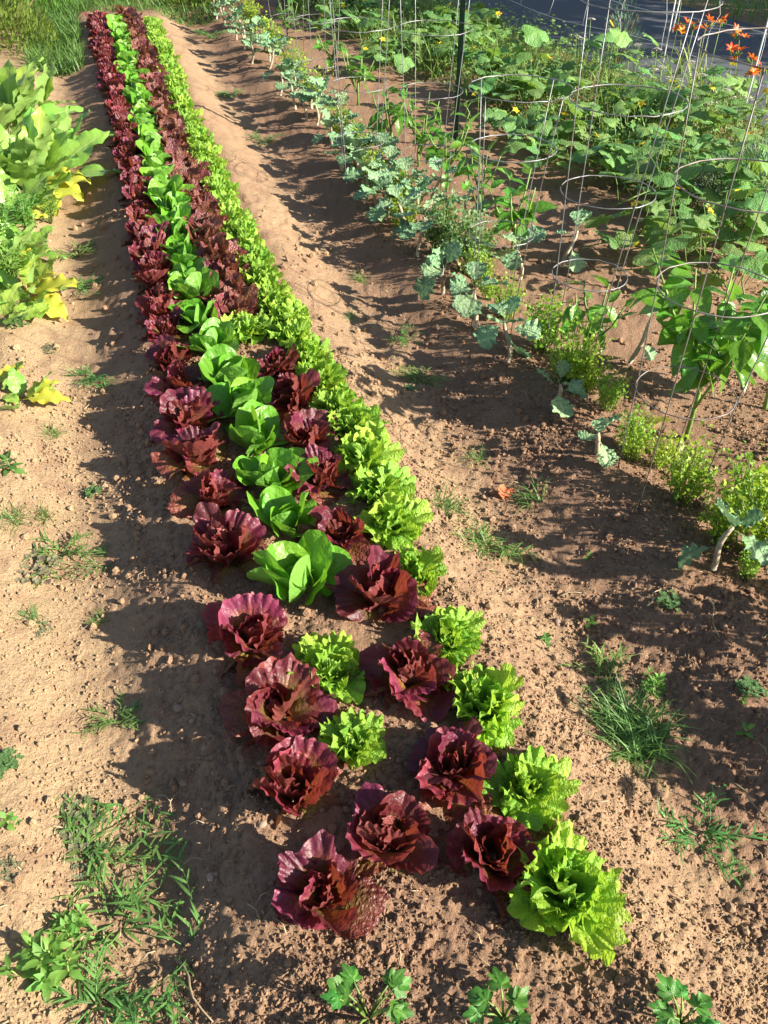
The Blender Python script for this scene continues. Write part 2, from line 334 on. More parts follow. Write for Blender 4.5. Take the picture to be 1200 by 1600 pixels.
def blade(seed, L=1., W=.3, prof='ell', bend=-.5, cup=.0, fold=.0, amp=.0, freq=4, lobe=0., lfreq=5, nu=7, nv=12, pet=.0, twist=0, droop=0):
    g = np.random.default_rng(seed); t = np.linspace(0, 1, nv); s = np.linspace(-1, 1, nu); w = g.random(4)*6.28
    tb = np.clip((t-pet)/(1-pet), 0, 1)
    if prof == 'ell': f = np.sin(np.pi*tb**.8)**.8*(1-.25*tb)*1.1
    elif prof == 'obov': f = np.sin(np.pi*np.clip(tb, 0, 1)**1.35)**.75
    elif prof == 'grass': f = np.clip(tb*8, .5, 1)*(1-tb**2.2)
    elif prof == 'lance': f = np.sin(np.pi*tb**.62)**.9
    f = np.maximum(f, .035 if pet else .01); f[-1] = .01
    tt, sv = np.meshgrid(t, s, indexing='ij')
    hw = np.repeat(f[:, None], nu, 1)*W*.5
    if lobe: hw = hw*(1+lobe*np.abs(sv)*np.sin(lfreq*6.28*tt+np.sign(sv)*.6+w[0])*np.clip((tt-pet)*6, 0, 1))
    e = np.abs(sv)**2.2*np.clip((tt-pet)*4, 0, 1)
    n = amp*e*(np.sin(freq*6.28*tt+w[1]+np.sign(sv))+.5*np.sin(freq*13.1*tt+w[2]))+fold*np.abs(sv)*hw
    P = bendmap(hw*sv, tt*L, n, L, bend, cup, twist)
    C = np.stack([np.maximum(tt*.6, np.abs(sv)*.9), sv*.5+.5, np.full_like(tt, g.random()), np.ones_like(tt)], -1)
    return P.reshape(-1, 3), grid_faces(nv, nu), C.reshape(-1, 4)
def vfc_mesh(name, vfc, mat): return mesh(name, vfc[0], vfc[1], mat, vfc[2])

# ------------------------------------------------------------------ lettuces
RED_I = [vfc_mesh('leaf', fan(100+i, pm=92, xs=.72, k0=.48, nphi=59, nr=11, amp=.06, freq=3+i % 3, p=1.5, cup=.6, bend=.1+.3*(i % 3), jag=.008, amp2=.06, freq2=22, scal=.03, p2=5), M['red']) for i in range(6)]
RED_M = [vfc_mesh('leaf', fan(120+i, pm=94, xs=.74+.07*(i % 4), k0=.50, nphi=67, nr=11, amp=.09, freq=2.5+i % 3, p=1.4, cup=.55-.25*(i % 3), bend=-1.1+.36*(i % 5), jag=.008, amp2=.06, freq2=22, scal=.035, p2=5), M['red']) for i in range(12)]
RED_O = [vfc_mesh('leaf', fan(140+i, pm=92, xs=.82, k0=.48, nphi=49, nr=9, amp=.07, freq=3+i % 3, p=1.6, cup=.15, bend=-1.0-.25*(i % 3), jag=.015, amp2=.05, freq2=18, scal=.03), M['redold']) for i in range(5)]
BRZ = [vfc_mesh('leaf', fan(160+i, pm=100, xs=.95, k0=.52, nphi=45, nr=9, amp=.07, freq=3+i % 3, p=1.8, cup=.35, bend=-.55+.35*(i % 3), jag=.01, amp2=.045, freq2=17, scal=.02, p2=7), M['bronze']) for i in range(7)]
LIM_I = [vfc_mesh('leaf', fan(200+i, pm=108, xs=.9, k0=.60, nphi=91, nr=12, amp=.09, freq=3+i % 3, p=1.3, cup=.6-.2*(i % 2), bend=.1+.2*(i % 3), jag=.006, curl=.06, amp2=.16, freq2=14+2*i, scal=.08, p2=5), M['lime']) for i in range(7)]
LIM_O = [vfc_mesh('leaf', fan(220+i, pm=110, xs=.9+.08*(i % 3), k0=.60, nphi=95, nr=12, amp=.12, freq=2.5+i % 3, p=1.3, cup=.35-.2*(i % 3), bend=-.9+.22*(i % 5), jag=.006, curl=.06, amp2=.16, freq2=13+2*(i % 5), scal=.09, p2=5), M['lime']) for i in range(10)]
BUT_I = [vfc_mesh('leaf', fan(240+i, pm=62, xs=.92, k0=.18, nphi=25, nr=10, amp=.02, freq=4, cup=.7, bend=.5+.15*(i % 3), jag=.004, curl=.03), M['butter']) for i in range(5)]
BUT_O = [vfc_mesh('leaf', fan(260+i, pm=64, xs=.98, k0=.18, nphi=27, nr=10, amp=.06, freq=3, cup=.35, bend=.2-.35*(i % 4), jag=.005, curl=.03, amp2=.03, freq2=9), M['butter']) for i in range(8)]
def rosette(kind, seed, lite=False):
    g = random.Random(seed); sp = []
    if kind == 'red': n, L, a0, a1 = (g.randint(16, 19), .102, 86, 46) if not lite else (g.randint(17, 20), .096, 86, 36)
    elif kind == 'bronze': n, L, a0, a1 = g.randint(15, 18), .100, 84, 38
    elif kind == 'lime': n, L, a0, a1 = g.randint(18, 22), .078, 80, 20
    else: n, L, a0, a1 = g.randint(12, 15), .108, 86, 40
    if lite and kind == 'lime': n = int(n*.75)
    off = g.random()*6.28
    for k in range(n):
        f = k/(n-1); az = off+k*2.39996+g.uniform(-.55, .55)
        inc = a0+(a1-a0)*f**.85+g.uniform(-17, 17); sc = L*(.6+.4*min(1, f*1.8))*g.uniform(.74, 1.16)
        if kind == 'red':
            me = g.choice(RED_I if f < .3 else RED_M if f < .74 else RED_O); inc -= 24 if f >= .74 else 0
        elif kind == 'bronze': me = g.choice(BRZ)
        elif kind == 'lime': me = g.choice(LIM_I if f < .35 else LIM_O)
        else: me = g.choice(BUT_I if f < .4 else BUT_O)
        rb = .012+.008*f; yr = g.uniform(-.45, .45)
        sp.append(('leaf', me, TRS((math.cos(az)*rb, math.sin(az)*rb, .006+.012*(1-f)), (R(inc), yr, az-math.pi/2), (sc*g.uniform(.9, 1.1), sc, sc))))
    T = TRS((0, 0, 0), (g.uniform(-.14, .14), g.uniform(-.14, .14), 0), (1, 1, g.uniform(.95, 1.25)))
    return [(a, b, T@m) for a, b, m in sp]
ORD = ['nearest', 'second', 'third', 'fourth', 'fifth', 'sixth', 'seventh', 'eighth', 'ninth', 'tenth', 'eleventh', 'twelfth', 'thirteenth', 'fourteenth']
HEADS = {
 'A': [(507, 1385, 'red', .95), (456, 1222, 'red', 1.0), (432, 1098, 'red', 1.05), (392, 985, 'red', 1.06), (350, 852, 'red', 1.16), (328, 768, 'red', 1.08), (308, 705, 'red', 1.1), (293, 645, 'red', 1.12), (276, 592, 'red', 1.08), (266, 548, 'red', 1.0), (258, 505, 'red', 1.0)],
 'B': [(608, 1298, 'red', .95), (553, 1152, 'lime', .85), (512, 1035, 'lime', 1.05), (468, 900, 'butter', 1.22), (445, 805, 'butter', 1.1), (415, 738, 'butter', 1.15), (393, 680, 'butter', 1.12), (378, 630, 'butter', 1.12), (356, 585, 'butter', 1.12), (330, 530, 'butter', 1.12), (310, 490, 'butter', 1.1), (298, 452, 'butter', 1.1)],
 'C': [(766, 1325, 'red', 1.02), (712, 1192, 'red', 1.05), (645, 1045, 'red', 1.05), (596, 920, 'red', 1.2), (532, 822, 'red', .98), (503, 735, 'red', 1.0), (483, 678, 'red', 1.05), (458, 615, 'red', 1.08), (432, 560, 'red', 1.08), (385, 500, 'lime', 1.1)],
 'D': [(890, 1385, 'lime', 1.26), (825, 1215, 'lime', .98), (757, 1095, 'lime', 1.05), (697, 985, 'lime', 1.03), (648, 880, 'lime', .92), (607, 805, 'lime', 1.1), (590, 752, 'lime', 1.12), (566, 700, 'lime', 1.12), (545, 655, 'lime', 1.1), (525, 620, 'lime', 1.1), (502, 582, 'lime', 1.1), (480, 545, 'lime', 1.1), (458, 510, 'lime', 1.1)],
}
PATHS = {
 'A': [(258, 505), (250, 455), (238, 400), (228, 350), (218, 300), (205, 250), (195, 200), (180, 140), (168, 90), (150, 24)],
 'B': [(298, 452), (285, 410), (262, 310), (245, 250), (225, 180), (205, 110), (183, 26)],
 'C': [(385, 500), (355, 440), (330, 380), (310, 320), (285, 260), (262, 200), (240, 130), (222, 80), (197, 16)],
 'D': [(458, 510), (435, 470), (400, 410), (370, 350), (345, 300), (318, 240), (290, 180), (265, 110), (232, 28)],
}
ROWN = {'A': 'leftmost row', 'B': 'second row from the left', 'C': 'third row from the left', 'D': 'rightmost row'}
LOOK = {'red': ('red_lettuce', 'ruffled wine-red lettuce'), 'bronze': ('red_lettuce', 'bronze-red lettuce'), 'lime': ('frilly_lettuce', 'frilly lime-green lettuce'), 'butter': ('butterhead_lettuce', 'smooth round-leaved green lettuce')}
def build_lettuces():
    sd_ = 1000
    for row in 'ABCD':
        hs = []
        for px, py, k, sc in HEADS[row]:
            x, y = at(px, py, .055); hs.append((x, y, k, sc))
        P = [Vector(at(px, py, .055)) for px, py in PATHS[row]]
        kind = {'A': 'red', 'B': 'butter', 'C': 'bronze', 'D': 'lime'}[row]
        step = {'A': .148, 'B': .155, 'C': .150, 'D': .135}[row]; d = step*1.05; acc = 0
        for a, b in zip(P[:-1], P[1:]):
            L = (b-a).length
            while d <= acc+L:
                q = a.lerp(b, (d-acc)/L); hs.append((q.x+random.uniform(-.012, .012), q.y+random.uniform(-.015, .015), kind, random.uniform(.98, 1.14) if row != 'A' else random.uniform(.92, 1.1))); d += step*random.uniform(.92, 1.08)
            acc += L
        cnt = {}
        for i, (x, y, k, sc) in enumerate(hs):
            sd_ += 1; nm, lk = LOOK[k]
            fam = [h[2] for h in hs]; same = fam.count(k); c = cnt[k] = cnt.get(k, 0)+1
            if row == 'B' and k == 'red': lab = 'lone wine-red lettuce at the near tip of the second row from the left'
            elif row == 'B' and k == 'lime': lab = ('frilly green lettuce just behind the lone red one in the second row' if c == 1 else 'frilly green lettuce just in front of the smooth green ones in the second row')
            elif row == 'C' and k == 'lime': lab = 'lone frilly lime-green lettuce between wine-red and bronze heads of the third row'
            elif c <= len(ORD) and i < 14: lab = f'{ORD[c-1]} {lk} from the near end, {ROWN[row]}'
            elif i == len(hs)-1: lab = f'last {lk} at the very far end, {ROWN[row]}'
            elif i >= len(hs)-6: lab = f'{lk}, {ORD[len(hs)-1-i]} from the far end, {ROWN[row]}'
            else: lab = f'small {lk} in the crowded far stretch, {ROWN[row]}'
            thing(nm, lab, 'lettuce', rosette(k, sd_, lite=y > 2.7), (x, y, hz(x, y)-.004), random.uniform(0, 6.28), sc*(1.04 if y < 3.2 else 1.04), f'lettuces in the {ROWN[row]}')
build_lettuces()

# ------------------------------------------------------------------ wire tomato cages and posts
def torus(mb, c, r, wr, k=28):
    P = [(c[0]+r*math.cos(2*math.pi*i/k), c[1]+r*math.sin(2*math.pi*i/k), c[2]+random.uniform(-.002, .002)) for i in range(k+1)]
    mb.tube(P, wr, 5)
def cage(x, y, label, rings, hs, mat, lean=(0, 0), ang=.6, legs=4, top=None, wr=.0019):
    z0 = hz(x, y); hs = [h-z0 for h in hs]; top = top or hs[-1]; sp = []
    cx = lambda z: (lean[0]*z, lean[1]*z)
    for r, h in zip(rings, hs):
        mb = MB(); c = cx(h); torus(mb, (c[0], c[1], h), r, wr*1.05); sp.append(('ring', mb.mesh('ring', mat), Matrix()))
    for k in range(legs):
        a = ang+2*math.pi*k/legs; P = []
        for z, r in [(-.06, rings[0]*.9)]+[(h, r+wr*1.6) for r, h in zip(rings, hs)]:
            c = cx(z); P.append((c[0]+r*math.cos(a), c[1]+r*math.sin(a), z))
        if top > hs[-1]+.01:
            c = cx(top); r = rings[-1]+.02; P.append((c[0]+r*math.cos(a), c[1]+r*math.sin(a), top))
        mb = MB(); mb.tube(P, wr, 5); sp.append(('leg', mb.mesh('leg', mat), Matrix()))
    thing('tomato_cage', label, 'plant cage', sp, (x, y, z0), 0, 1, 'wire plant cages in the pepper row')
cage(.885, 2.10, 'dark rusty wire cage around the big pepper plant at the right edge', [.145, .165, .19, .215], [.31, .64, .92, 1.22], M['wired'], (.035, 0), 2.50)
cage(.745, 2.90, 'tall silver wire cage around a small pepper, right of centre', [.138, .163, .187, .21], [.31, .616, .91, 1.19], M['wire'], (.045, 0), .35)
cage(.455, 3.23, 'short silver wire cage whose top ring stands beside the tall cage', [.13, .163, .187], [.33, .655, .86], M['wire'], (.04, .02), .75)
cage(.235, 4.62, 'silver wire cage with the dark green post behind it', [.14, .163, .187, .21], [.2, .5, .78, 1.06], M['wire'], (.02, .10), .5)
cage(-.13, 4.85, 'silver wire cage just left of the one by the green post', [.14, .163, .187, .21], [.2, .48, .76, 1.05], M['wire'], (0, .06), .9)
cage(-.47, 6.6, 'silver wire cage second from the far end of the cage row', [.14, .163, .187, .21], [.2, .48, .76, 1.05], M['wire'], (0, .05), .4)
cage(-.85, 8.3, 'farthest silver wire cage at the top of the picture', [.14, .163, .187, .21], [.2, .48, .76, 1.05], M['wire'], (0, .05), .2)
def tpost():
    x, y = at(711, 232); mb = MB(); H = 1.45
    for (a, b, c, d) in ((-.017, .017, -.0025, .0025), (-.0025, .0025, .0025, .03)):
        V = [(a, c, -.1), (b, c, -.1), (b, d, -.1), (a, d, -.1), (a, c, H), (b, c, H), (b, d, H), (a, d, H)]
        mb.add(V, [(0, 1, 5, 4), (1, 2, 6, 5), (2, 3, 7, 6), (3, 0, 4, 7), (4, 5, 6, 7), (3, 2, 1, 0)])
    sp = [('post_shaft', mb.mesh('post_shaft', M['post'], False), Matrix())]
    st = MB(); st.add([(-.008, -.006, 0), (.008, -.006, 0), (.008, -.0025, 0), (-.008, -.0025, 0), (-.008, -.006, .012), (.008, -.006, .012), (.008, -.0025, .012), (-.008, -.0025, .012)], [(0, 1, 5, 4), (1, 2, 6, 5), (2, 3, 7, 6), (3, 0, 4, 7), (4, 5, 6, 7), (3, 2, 1, 0)])
    sm = st.mesh('stud', M['post'], False)
    for k in range(18): sp.append(('stud', sm, TRS((0, 0, .15+k*.07))))
    thing('fence_post', 'dark green studded metal post standing behind a wire cage', 'post', sp, (x, y, hz(x, y)), -.5)
tpost()

# ------------------------------------------------------------------ kale
KALE = [vfc_mesh('leaf', blade(300+i, 1., .70+.08*(i % 3), 'obov', -1.0+.35*(i % 4), .25, .12, .055, 5, .16, 7+i % 3, 11, 30, .24), M['kale']) for i in range(6)]
def kale_spec(seed, h, n, ls, droop=0.):
    g = random.Random(seed); mb = MB(); lean = (g.uniform(-.25, .25)*h, g.uniform(-.25, .25)*h)
    P = [(lean[0]*(t**1.5)+.01*math.sin(5*t+seed), lean[1]*t**1.5, h*t) for t in np.linspace(-.1, 1, 8)]
    P[0] = (P[0][0], P[0][1], -.03)
    mb.tube(P, [.0105, .0095, .009, .0095, .0085, .008, .0075, .005], 7); sp = [('stem', mb.mesh('stem', M['stem_k']), Matrix())]
    for k in range(n):
        f = k/max(1, n-1); az = k*2.4+g.uniform(-.4, .4)+seed; q = 1-.45*(1-f)*g.random()
        sc = ls*g.uniform(.75, 1.15)*(1-.35*f); inc = 12+58*f+g.uniform(-15, 15)-droop*(1-f)
        sp.append(('leaf', g.choice(KALE), TRS((lean[0]*q**1.5, lean[1]*q**1.5, h*q), (R(inc), g.uniform(-.3, .3), az), sc)))
    return sp
KP = [(1108, 892, .16, 5, .17, 'nearest kale plant with teal leaves beside bright green parsley'), (932, 712, .10, 4, .13, 'small kale plant with one teal leaf under the dark cage leg'),
      (793, 570, .17, 6, .18, 'kale plant with big blue-grey drooping leaf and pale bare stem'), (690, 462, .15, 6, .17, 'kale with pale crinkled leaf beside the dark green parsley clump'),
      (985, 572, .20, 2, .11, 'nearly bare pale kale stem topped by a single leaf'), (812, 440, .16, 5, .15, 'kale plant with grey-green leaf in front of the short cage'),
      (652, 405, .20, 7, .17, 'kale plant left of the dark parsley clump'), (630, 378, .20, 7, .17, 'kale plant at the near end of the dense kale row'), (742, 515, .17, 6, .16, 'kale plant between the pale crinkled and the drooping kale'), (868, 645, .13, 5, .14, 'drooping greyish kale plant left of the spindly parsley'), (720, 372, .20, 6, .16, 'kale plant behind the dark parsley clumps'), (672, 330, .20, 6, .16, 'kale plant below the pepper by the green post'), (880, 420, .18, 4, .15, 'kale plant with a pale leaf inside the tall silver cage')]
for i, (px, py, h, n, ls, lab) in enumerate(KP):
    x, y = at(px, py); thing('kale_plant', lab, 'kale', kale_spec(20+i, h, n, ls, 30), (x, y, hz(x, y)), 1.3*i, 1, 'kale plants along the furrow')
kr = [(608, 352), (594, 335), (580, 312), (566, 292), (556, 278), (533, 265), (515, 232), (497, 197), (478, 190), (457, 172), (443, 152), (420, 112), (398, 100), (385, 80), (366, 62), (352, 45), (342, 30), (332, 18), (322, 8)]
for i, (px, py) in enumerate(kr):
    x, y = at(px, py)
    for j in range(2):
        xx, yy = x+j*.13+random.uniform(-.03, .03), y+j*.05+random.uniform(-.06, .06)
        lab = ('kale plant on a bare pale stem, ' + ORD[i] + ' in the dense row above the parsley clump') if (i < 8 and j == 0) else 'small kale plant on a bare stem in the dense far end of the kale row'
        thing('kale_plant', lab, 'kale', kale_spec(60+i*3+j, random.uniform(.13, .21), 6, random.uniform(.14, .19)), (xx, yy, hz(xx, yy)), random.uniform(0, 6), 1, 'kale plants along the furrow')

# ------------------------------------------------------------------ parsley clumps
def leaflet(seed, w=.8):
    g = np.random.default_rng(seed); ph = np.linspace(-1.5, 1.5, 9)
    Rr = (.6+.4*np.cos(ph))*(1+.28*np.cos(ph*6+.2)); V = [(0, 0, 0)]+[(w*r_*math.sin(p), r_*math.cos(p), .12*r_*abs(math.sin(2*p))) for r_, p in zip(Rr, ph)]
    return np.array(V), [(0, i+1, i+2) for i in range(8)], np.array([(.3+.6*(i > 0), .5, g.random(), 1) for i in range(10)])
LFT = [leaflet(i) for i in range(8)]
def parsley_meshes(seed, h, spread, nst, size, mat):
    g = random.Random(seed); st = MB(); fo = MB()
    for k in range(nst):
        az = g.uniform(0, 6.28); o = g.uniform(0, spread*.35); d = spread*g.uniform(.2, 1); hh = h*g.uniform(.55, 1.05)*(1-.35*d/spread)
        b = Vector((math.cos(az)*o, math.sin(az)*o, 0)); tip = Vector((math.cos(az)*d, math.sin(az)*d, hh))
        pts = [b.lerp(tip, t)+Vector((0, 0, .15*hh*math.sin(t*3.14))) for t in (0, .35, .7, 1)]; pts[0].z = -.01
        st.tube(pts, [.0016, .0014, .0011, .0007], 4)
        for j in range(g.randint(9, 14)):
            t = g.uniform(.30, 1.05); p = b.lerp(tip, t)+Vector((g.gauss(0, 1), g.gauss(0, 1), g.gauss(.2, .7)))*size*1.3
            fo.inst(TRS(p, (g.uniform(-.2, 1.0), g.uniform(-.5, .5), g.uniform(0, 6.28)), size*g.uniform(.7, 1.3)), g.choice(LFT))
    return st.mesh('stems', M['stem_g']), fo.mesh('foliage', mat)
PARS = [parsley_meshes(400+i, .20, .10, 46, .0105, M['parsley']) for i in range(3)]
PARD = parsley_meshes(410, .22, .12, 60, .012, M['weed'])
PP = [(1180, 870, 1.5, 0, 'bright green parsley clump at the right edge beside the nearest kale'), (1125, 850, .95, 1, 'bright green parsley clump just left of the one at the right edge'), (1060, 785, 1.1, 2, 'bright yellow-green parsley clump below the big pepper plant'), (1030, 730, .65, 0, 'small yellow-green parsley clump at the foot of the dark cage'),
      (985, 720, .6, 1, 'thin parsley sprig beside the small teal kale'), (948, 640, .75, 2, 'spindly bright parsley clump left of the dark cage'), (892, 600, 1.25, 0, 'bright green parsley clump right of the drooping kale leaf'), (845, 550, 1.2, 1, 'bright green parsley clump just behind the drooping kale'),
      (735, 430, 1.25, 3, 'dark green parsley clump behind a kale stem near the middle'), (690, 400, 1.15, 3, 'dark green parsley clump at the head of the kale row'), (760, 470, .6, 2, 'small parsley tuft between two kale stems'), (1165, 905, .5, 2, 'low parsley sprout under the nearest kale'),
      (790, 500, .9, 0, 'yellow-green parsley clump just behind the drooping kale stem'), (745, 450, .9, 1, 'yellow-green parsley clump in front of the dark one'), 
      (1150, 815, 1.1, 2, 'bright parsley clump right of the yellow-green one by the cage'), (985, 705, .8, 0, 'bright parsley clump just above the small teal kale'), (915, 615, .85, 1, 'bright parsley clump between drooping kale and dark cage'),
      (632, 362, 1.0, 0, 'yellow-green parsley clump in the kale row, nearest of the far ones'), (622, 330, 1.1, 1, 'yellow-green parsley clump in the kale row, second of the far ones'), (585, 300, 1.1, 2, 'yellow-green parsley clump in the kale row, third of the far ones'), (560, 262, 1.15, 0, 'yellow-green parsley clump in the kale row, fourth of the far ones'), (530, 225, 1.2, 1, 'yellow-green parsley clump in the kale row, fifth of the far ones'), (492, 170, 1.2, 2, 'yellow-green parsley clump in the kale row, sixth of the far ones'), (462, 130, 1.3, 0, 'yellow-green parsley clump in the kale row, seventh of the far ones'), (425, 85, 1.4, 1, 'yellow-green parsley clump in the kale row, eighth of the far ones'), (392, 50, 1.4, 2, 'yellow-green parsley clump in the kale row, ninth of the far ones'), (515, 45, 1.3, 3, 'dark herb clump between far cages'), (470, 30, 1.3, 3, 'dark herb clump beside the farthest cage')]
for i, (px, py, sc, v, lab) in enumerate(PP):
    x, y = at(px, py); a, b = (PARS+[PARD])[v]
    thing('parsley_plant', lab, 'parsley', [('stems', a, Matrix()), ('foliage', b, Matrix())], (x, y, hz(x, y)), 1.7*i, (sc*.92, sc*.92, sc*1.3), 'parsley clumps between the kale')

# ------------------------------------------------------------------ peppers
PEP = [vfc_mesh('leaf', blade(500+i, 1., .44+.05*(i % 3), 'lance', -.9+.25*(i % 4), .1, .28, .012, 2, 0, 1, 7, 12, .14), M['pepper']) for i in range(6)]
YEL = [vfc_mesh('leaf', blade(520+i, 1., .5, 'lance', -.5, .1, .2, .03, 3, 0, 1, 7, 12, .14), M['yellow']) for i in range(2)]
def pepper_spec(seed, h, n, ls, spread=.5):
    g = random.Random(seed); mb = MB(); sp = []; tips = []
    mb.tube([(0, 0, -.03), (.005, .01, h*.2), (0, 0, h*.42)], [.009, .008, .0065], 7)
    for k in range(5):
        az = k*1.257+g.uniform(-.3, .3); r = spread*h*g.uniform(.35, .75); z = h*g.uniform(.75, 1.0)
        a = Vector((0, 0, h*g.uniform(.14, .42))); b = Vector((math.cos(az)*r, math.sin(az)*r, z)); m = a.lerp(b, .5)+Vector((math.cos(az), math.sin(az), 0))*.02
        mb.tube([a, m, b], [.0055, .0045, .0028], 6); tips += [(a, m, b)]
    sp.append(('stem', mb.mesh('stem', M['stem_g']), Matrix()))
    for k in range(n):
        a, m, b = tips[k % 5]; t = g.uniform(.2, 1.0); p = a.lerp(m, t*2) if t < .5 else m.lerp(b, t*2-1)
        az = g.uniform(0, 6.28); inc = g.uniform(-50, 40) if t < .9 else g.uniform(10, 65); sc = ls*g.uniform(.6, 1.2)*(1.1 if t < .6 else .85)
        sp.append(('leaf', g.choice(PEP), TRS(p, (R(inc), g.uniform(-.5, .5), az), sc)))
    return sp
PPP = [(1070, 690, .68, 110, .135, 'large glossy pepper plant inside the dark cage at the right edge'), (1195, 640, .58, 66, .13, 'pepper plant half cut off by the right edge of the picture'), (915, 560, .34, 28, .10, 'small pepper plant inside the tall silver cage'),
       (800, 395, .42, 42, .11, 'pepper plant inside the short silver cage'), (697, 300, .46, 46, .11, 'pepper plant below the dark green post'), (610, 240, .40, 34, .10, 'pepper plant inside the cage left of the green post'),
       (520, 120, .38, 30, .10, 'pepper plant in the cage second from the far end'), (450, 60, .36, 26, .10, 'pepper plant in the farthest cage'),
       (655, 262, .42, 34, .10, 'pepper plant just left of the one below the green post'), (560, 165, .40, 30, .10, 'pepper plant far up the row between two silver cages'), (745, 345, .40, 34, .10, 'pepper plant between the short cage and the green post'),
       (1600, 1090, .55, 60, .13, 'pepper plant beyond the right edge shading the big grass clump'), (1580, 1290, .50, 50, .13, 'pepper plant beyond the right edge shading the lower right corner')]
for i, (px, py, h, n, ls, lab) in enumerate(PPP):
    x, y = at(px, py); sp = pepper_spec(80+i, h, n, ls)
    if i == 0: sp.append(('leaf', YEL[0], TRS((-.06, -.02, .10), (R(-8), .2, 1.2), .13), 'yellowed leaf hanging low'))
    thing('pepper_plant', lab, 'pepper plant', sp, (x, y, hz(x, y)), 1.1*i, 1, 'pepper plants in the cage row')

# ------------------------------------------------------------------ cucumbers
CUK = [vfc_mesh('leaf', fan(600+i, pm=150, xs=1.0, k0=.72, nphi=41, nr=6, amp=.035, freq=5, p=1.6, cup=-.12, bend=-.5-.15*(i % 3), jag=.02, lobes=4.2, lobe=.10, curl=.03), M['cuke']) for i in range(6)]
def flower_mesh(name, mat, n, L, W, open_):
    mb = MB()
    for k in range(n): mb.inst(TRS((0, 0, 0), (R(open_), 0, 2*math.pi*k/n), L), blade(900+k, 1., W, 'ell', -.9, .2, .1, .03, 2, 0, 1, 5, 7))
    return mb.mesh(name, mat)
YF = flower_mesh('flower', M['yflower'], 5, .034, .62, 35)
def cuke_spec(seed, n, spread, h, ls, nf):
    g = random.Random(seed); mb = MB(); sp = []
    for v in range(3):
        az = g.uniform(0, 6.28); P = [Vector((0, 0, 0))]
        for j in range(6):
            az += g.uniform(-.5, .5); P.append(P[-1]+Vector((math.cos(az)*spread/6, math.sin(az)*spread/6, (h*.5/3 if j < 3 else -h*.2/3)*g.uniform(.5, 1.3))))
        mb.tube(P, .0035, 5)
        for k in range(n//3):
            p = P[g.randint(0, 6)].lerp(P[g.randint(1, 6)], .3); a2 = g.uniform(0, 6.28)
            q = p+Vector((math.cos(a2)*.07, math.sin(a2)*.07, h*g.uniform(.15, .6))); mb.tube([p, p.lerp(q, .5)+Vector((0, 0, .02)), q], .0022, 4)
            sc = ls*g.uniform(.4, 1.2)
            sp.append(('leaf', g.choice(CUK), TRS(q, (R(g.uniform(-35, 25)), g.uniform(-.45, .45), a2-1.57), sc)))
        for k in range(nf if v < 2 else 0):
            p = P[g.randint(2, 6)]+Vector((g.uniform(-.06, .06), g.uniform(-.06, .06), h*g.uniform(.3, .6)))
            sp.append(('flower', YF, TRS(p, (g.uniform(-.6, .8), g.uniform(-.6, .6), g.uniform(0, 6)), g.uniform(.7, 1.05))))
            mb.tube([P[3], p], .0013, 4)
    sp.insert(0, ('vine', mb.mesh('vine', M['stem_g']), Matrix())); return sp
CKP = [(1165, 470, 1.0, .30, 'cucumber vine at the right edge behind the big pepper'), (1090, 400, 1.0, .26, 'cucumber vine with big leaves beside the dark cage'), (1010, 335, .9, .22, 'cucumber vine crossing the tall silver cage low down'), (965, 290, .9, .24, 'cucumber vine with yellow flowers behind the tall silver cage'),
       (1085, 335, 1.0, .42, 'tall cucumber vine left of the grey-green lavender clump'), (900, 255, .9, .25, 'cucumber vine between the short and the tall cage'), (830, 225, .9, .25, 'cucumber vine behind the short silver cage'), (865, 170, 1.1, .45, 'cucumber vine with a broad pale leaf above the short cage'),
       (780, 170, .9, .3, 'cucumber vine just right of the green post'), (735, 115, .9, .26, 'cucumber vine climbing beside the green post top'), (690, 110, .9, .25, 'cucumber vine with yellow flowers left of the green post'), (650, 70, .9, .28, 'cucumber vine seen through the cage by the post'),
       (600, 55, .9, .25, 'cucumber vine far behind the second cage row'), (560, 25, .9, .25, 'far cucumber vine near the top of the picture'), (800, 85, 1.0, .22, 'tall cucumber vine in front of the lane'), (980, 215, .9, .3, 'cucumber vine in the grasses behind the tall cage'), (500, 15, .8, .22, 'farthest cucumber vine at the top edge'), (1060, 260, .9, .4, 'cucumber vine reaching above the dark cage ring'),
       (930, 200, .9, .28, 'leafy cucumber vine on the verge, left of the daylilies'), (850, 135, 1.0, .24, 'leafy cucumber vine on the verge close to the lane'), (760, 75, .8, .22, 'leafy cucumber vine at the top, right of the post'), (700, 60, .8, .25, 'leafy cucumber vine at the top, just behind the post'), (610, 20, 1.0, .3, 'leafy cucumber vine at the top edge, left of the post'),
       (1190, 400, 1.0, .4, 'leafy cucumber vine at the right edge below the lavender'), (1040, 200, .9, .35, 'leafy cucumber vine among grasses below the daylilies'), (870, 215, 1.0, .3, 'leafy cucumber vine seen through the tall cage top'), (745, 150, 1.0, .3, 'leafy cucumber vine between post and short cage'), (660, 130, .9, .22, 'low cucumber vine seen through the cage by the post'), (590, 100, .9, .22, 'low cucumber vine left of the cage by the post'), (535, 60, .9, .22, 'low cucumber vine between the far cages')]
for i, (px, py, sp_, h, lab) in enumerate(CKP):
    x, y = at(px, py); thing('cucumber_plant', lab, 'cucumber vine', cuke_spec(130+i, 33, .62*sp_, h*1.15, .098, 1), (x, y, hz(x, y)), i*.9, 1, 'cucumber vines behind the peppers')

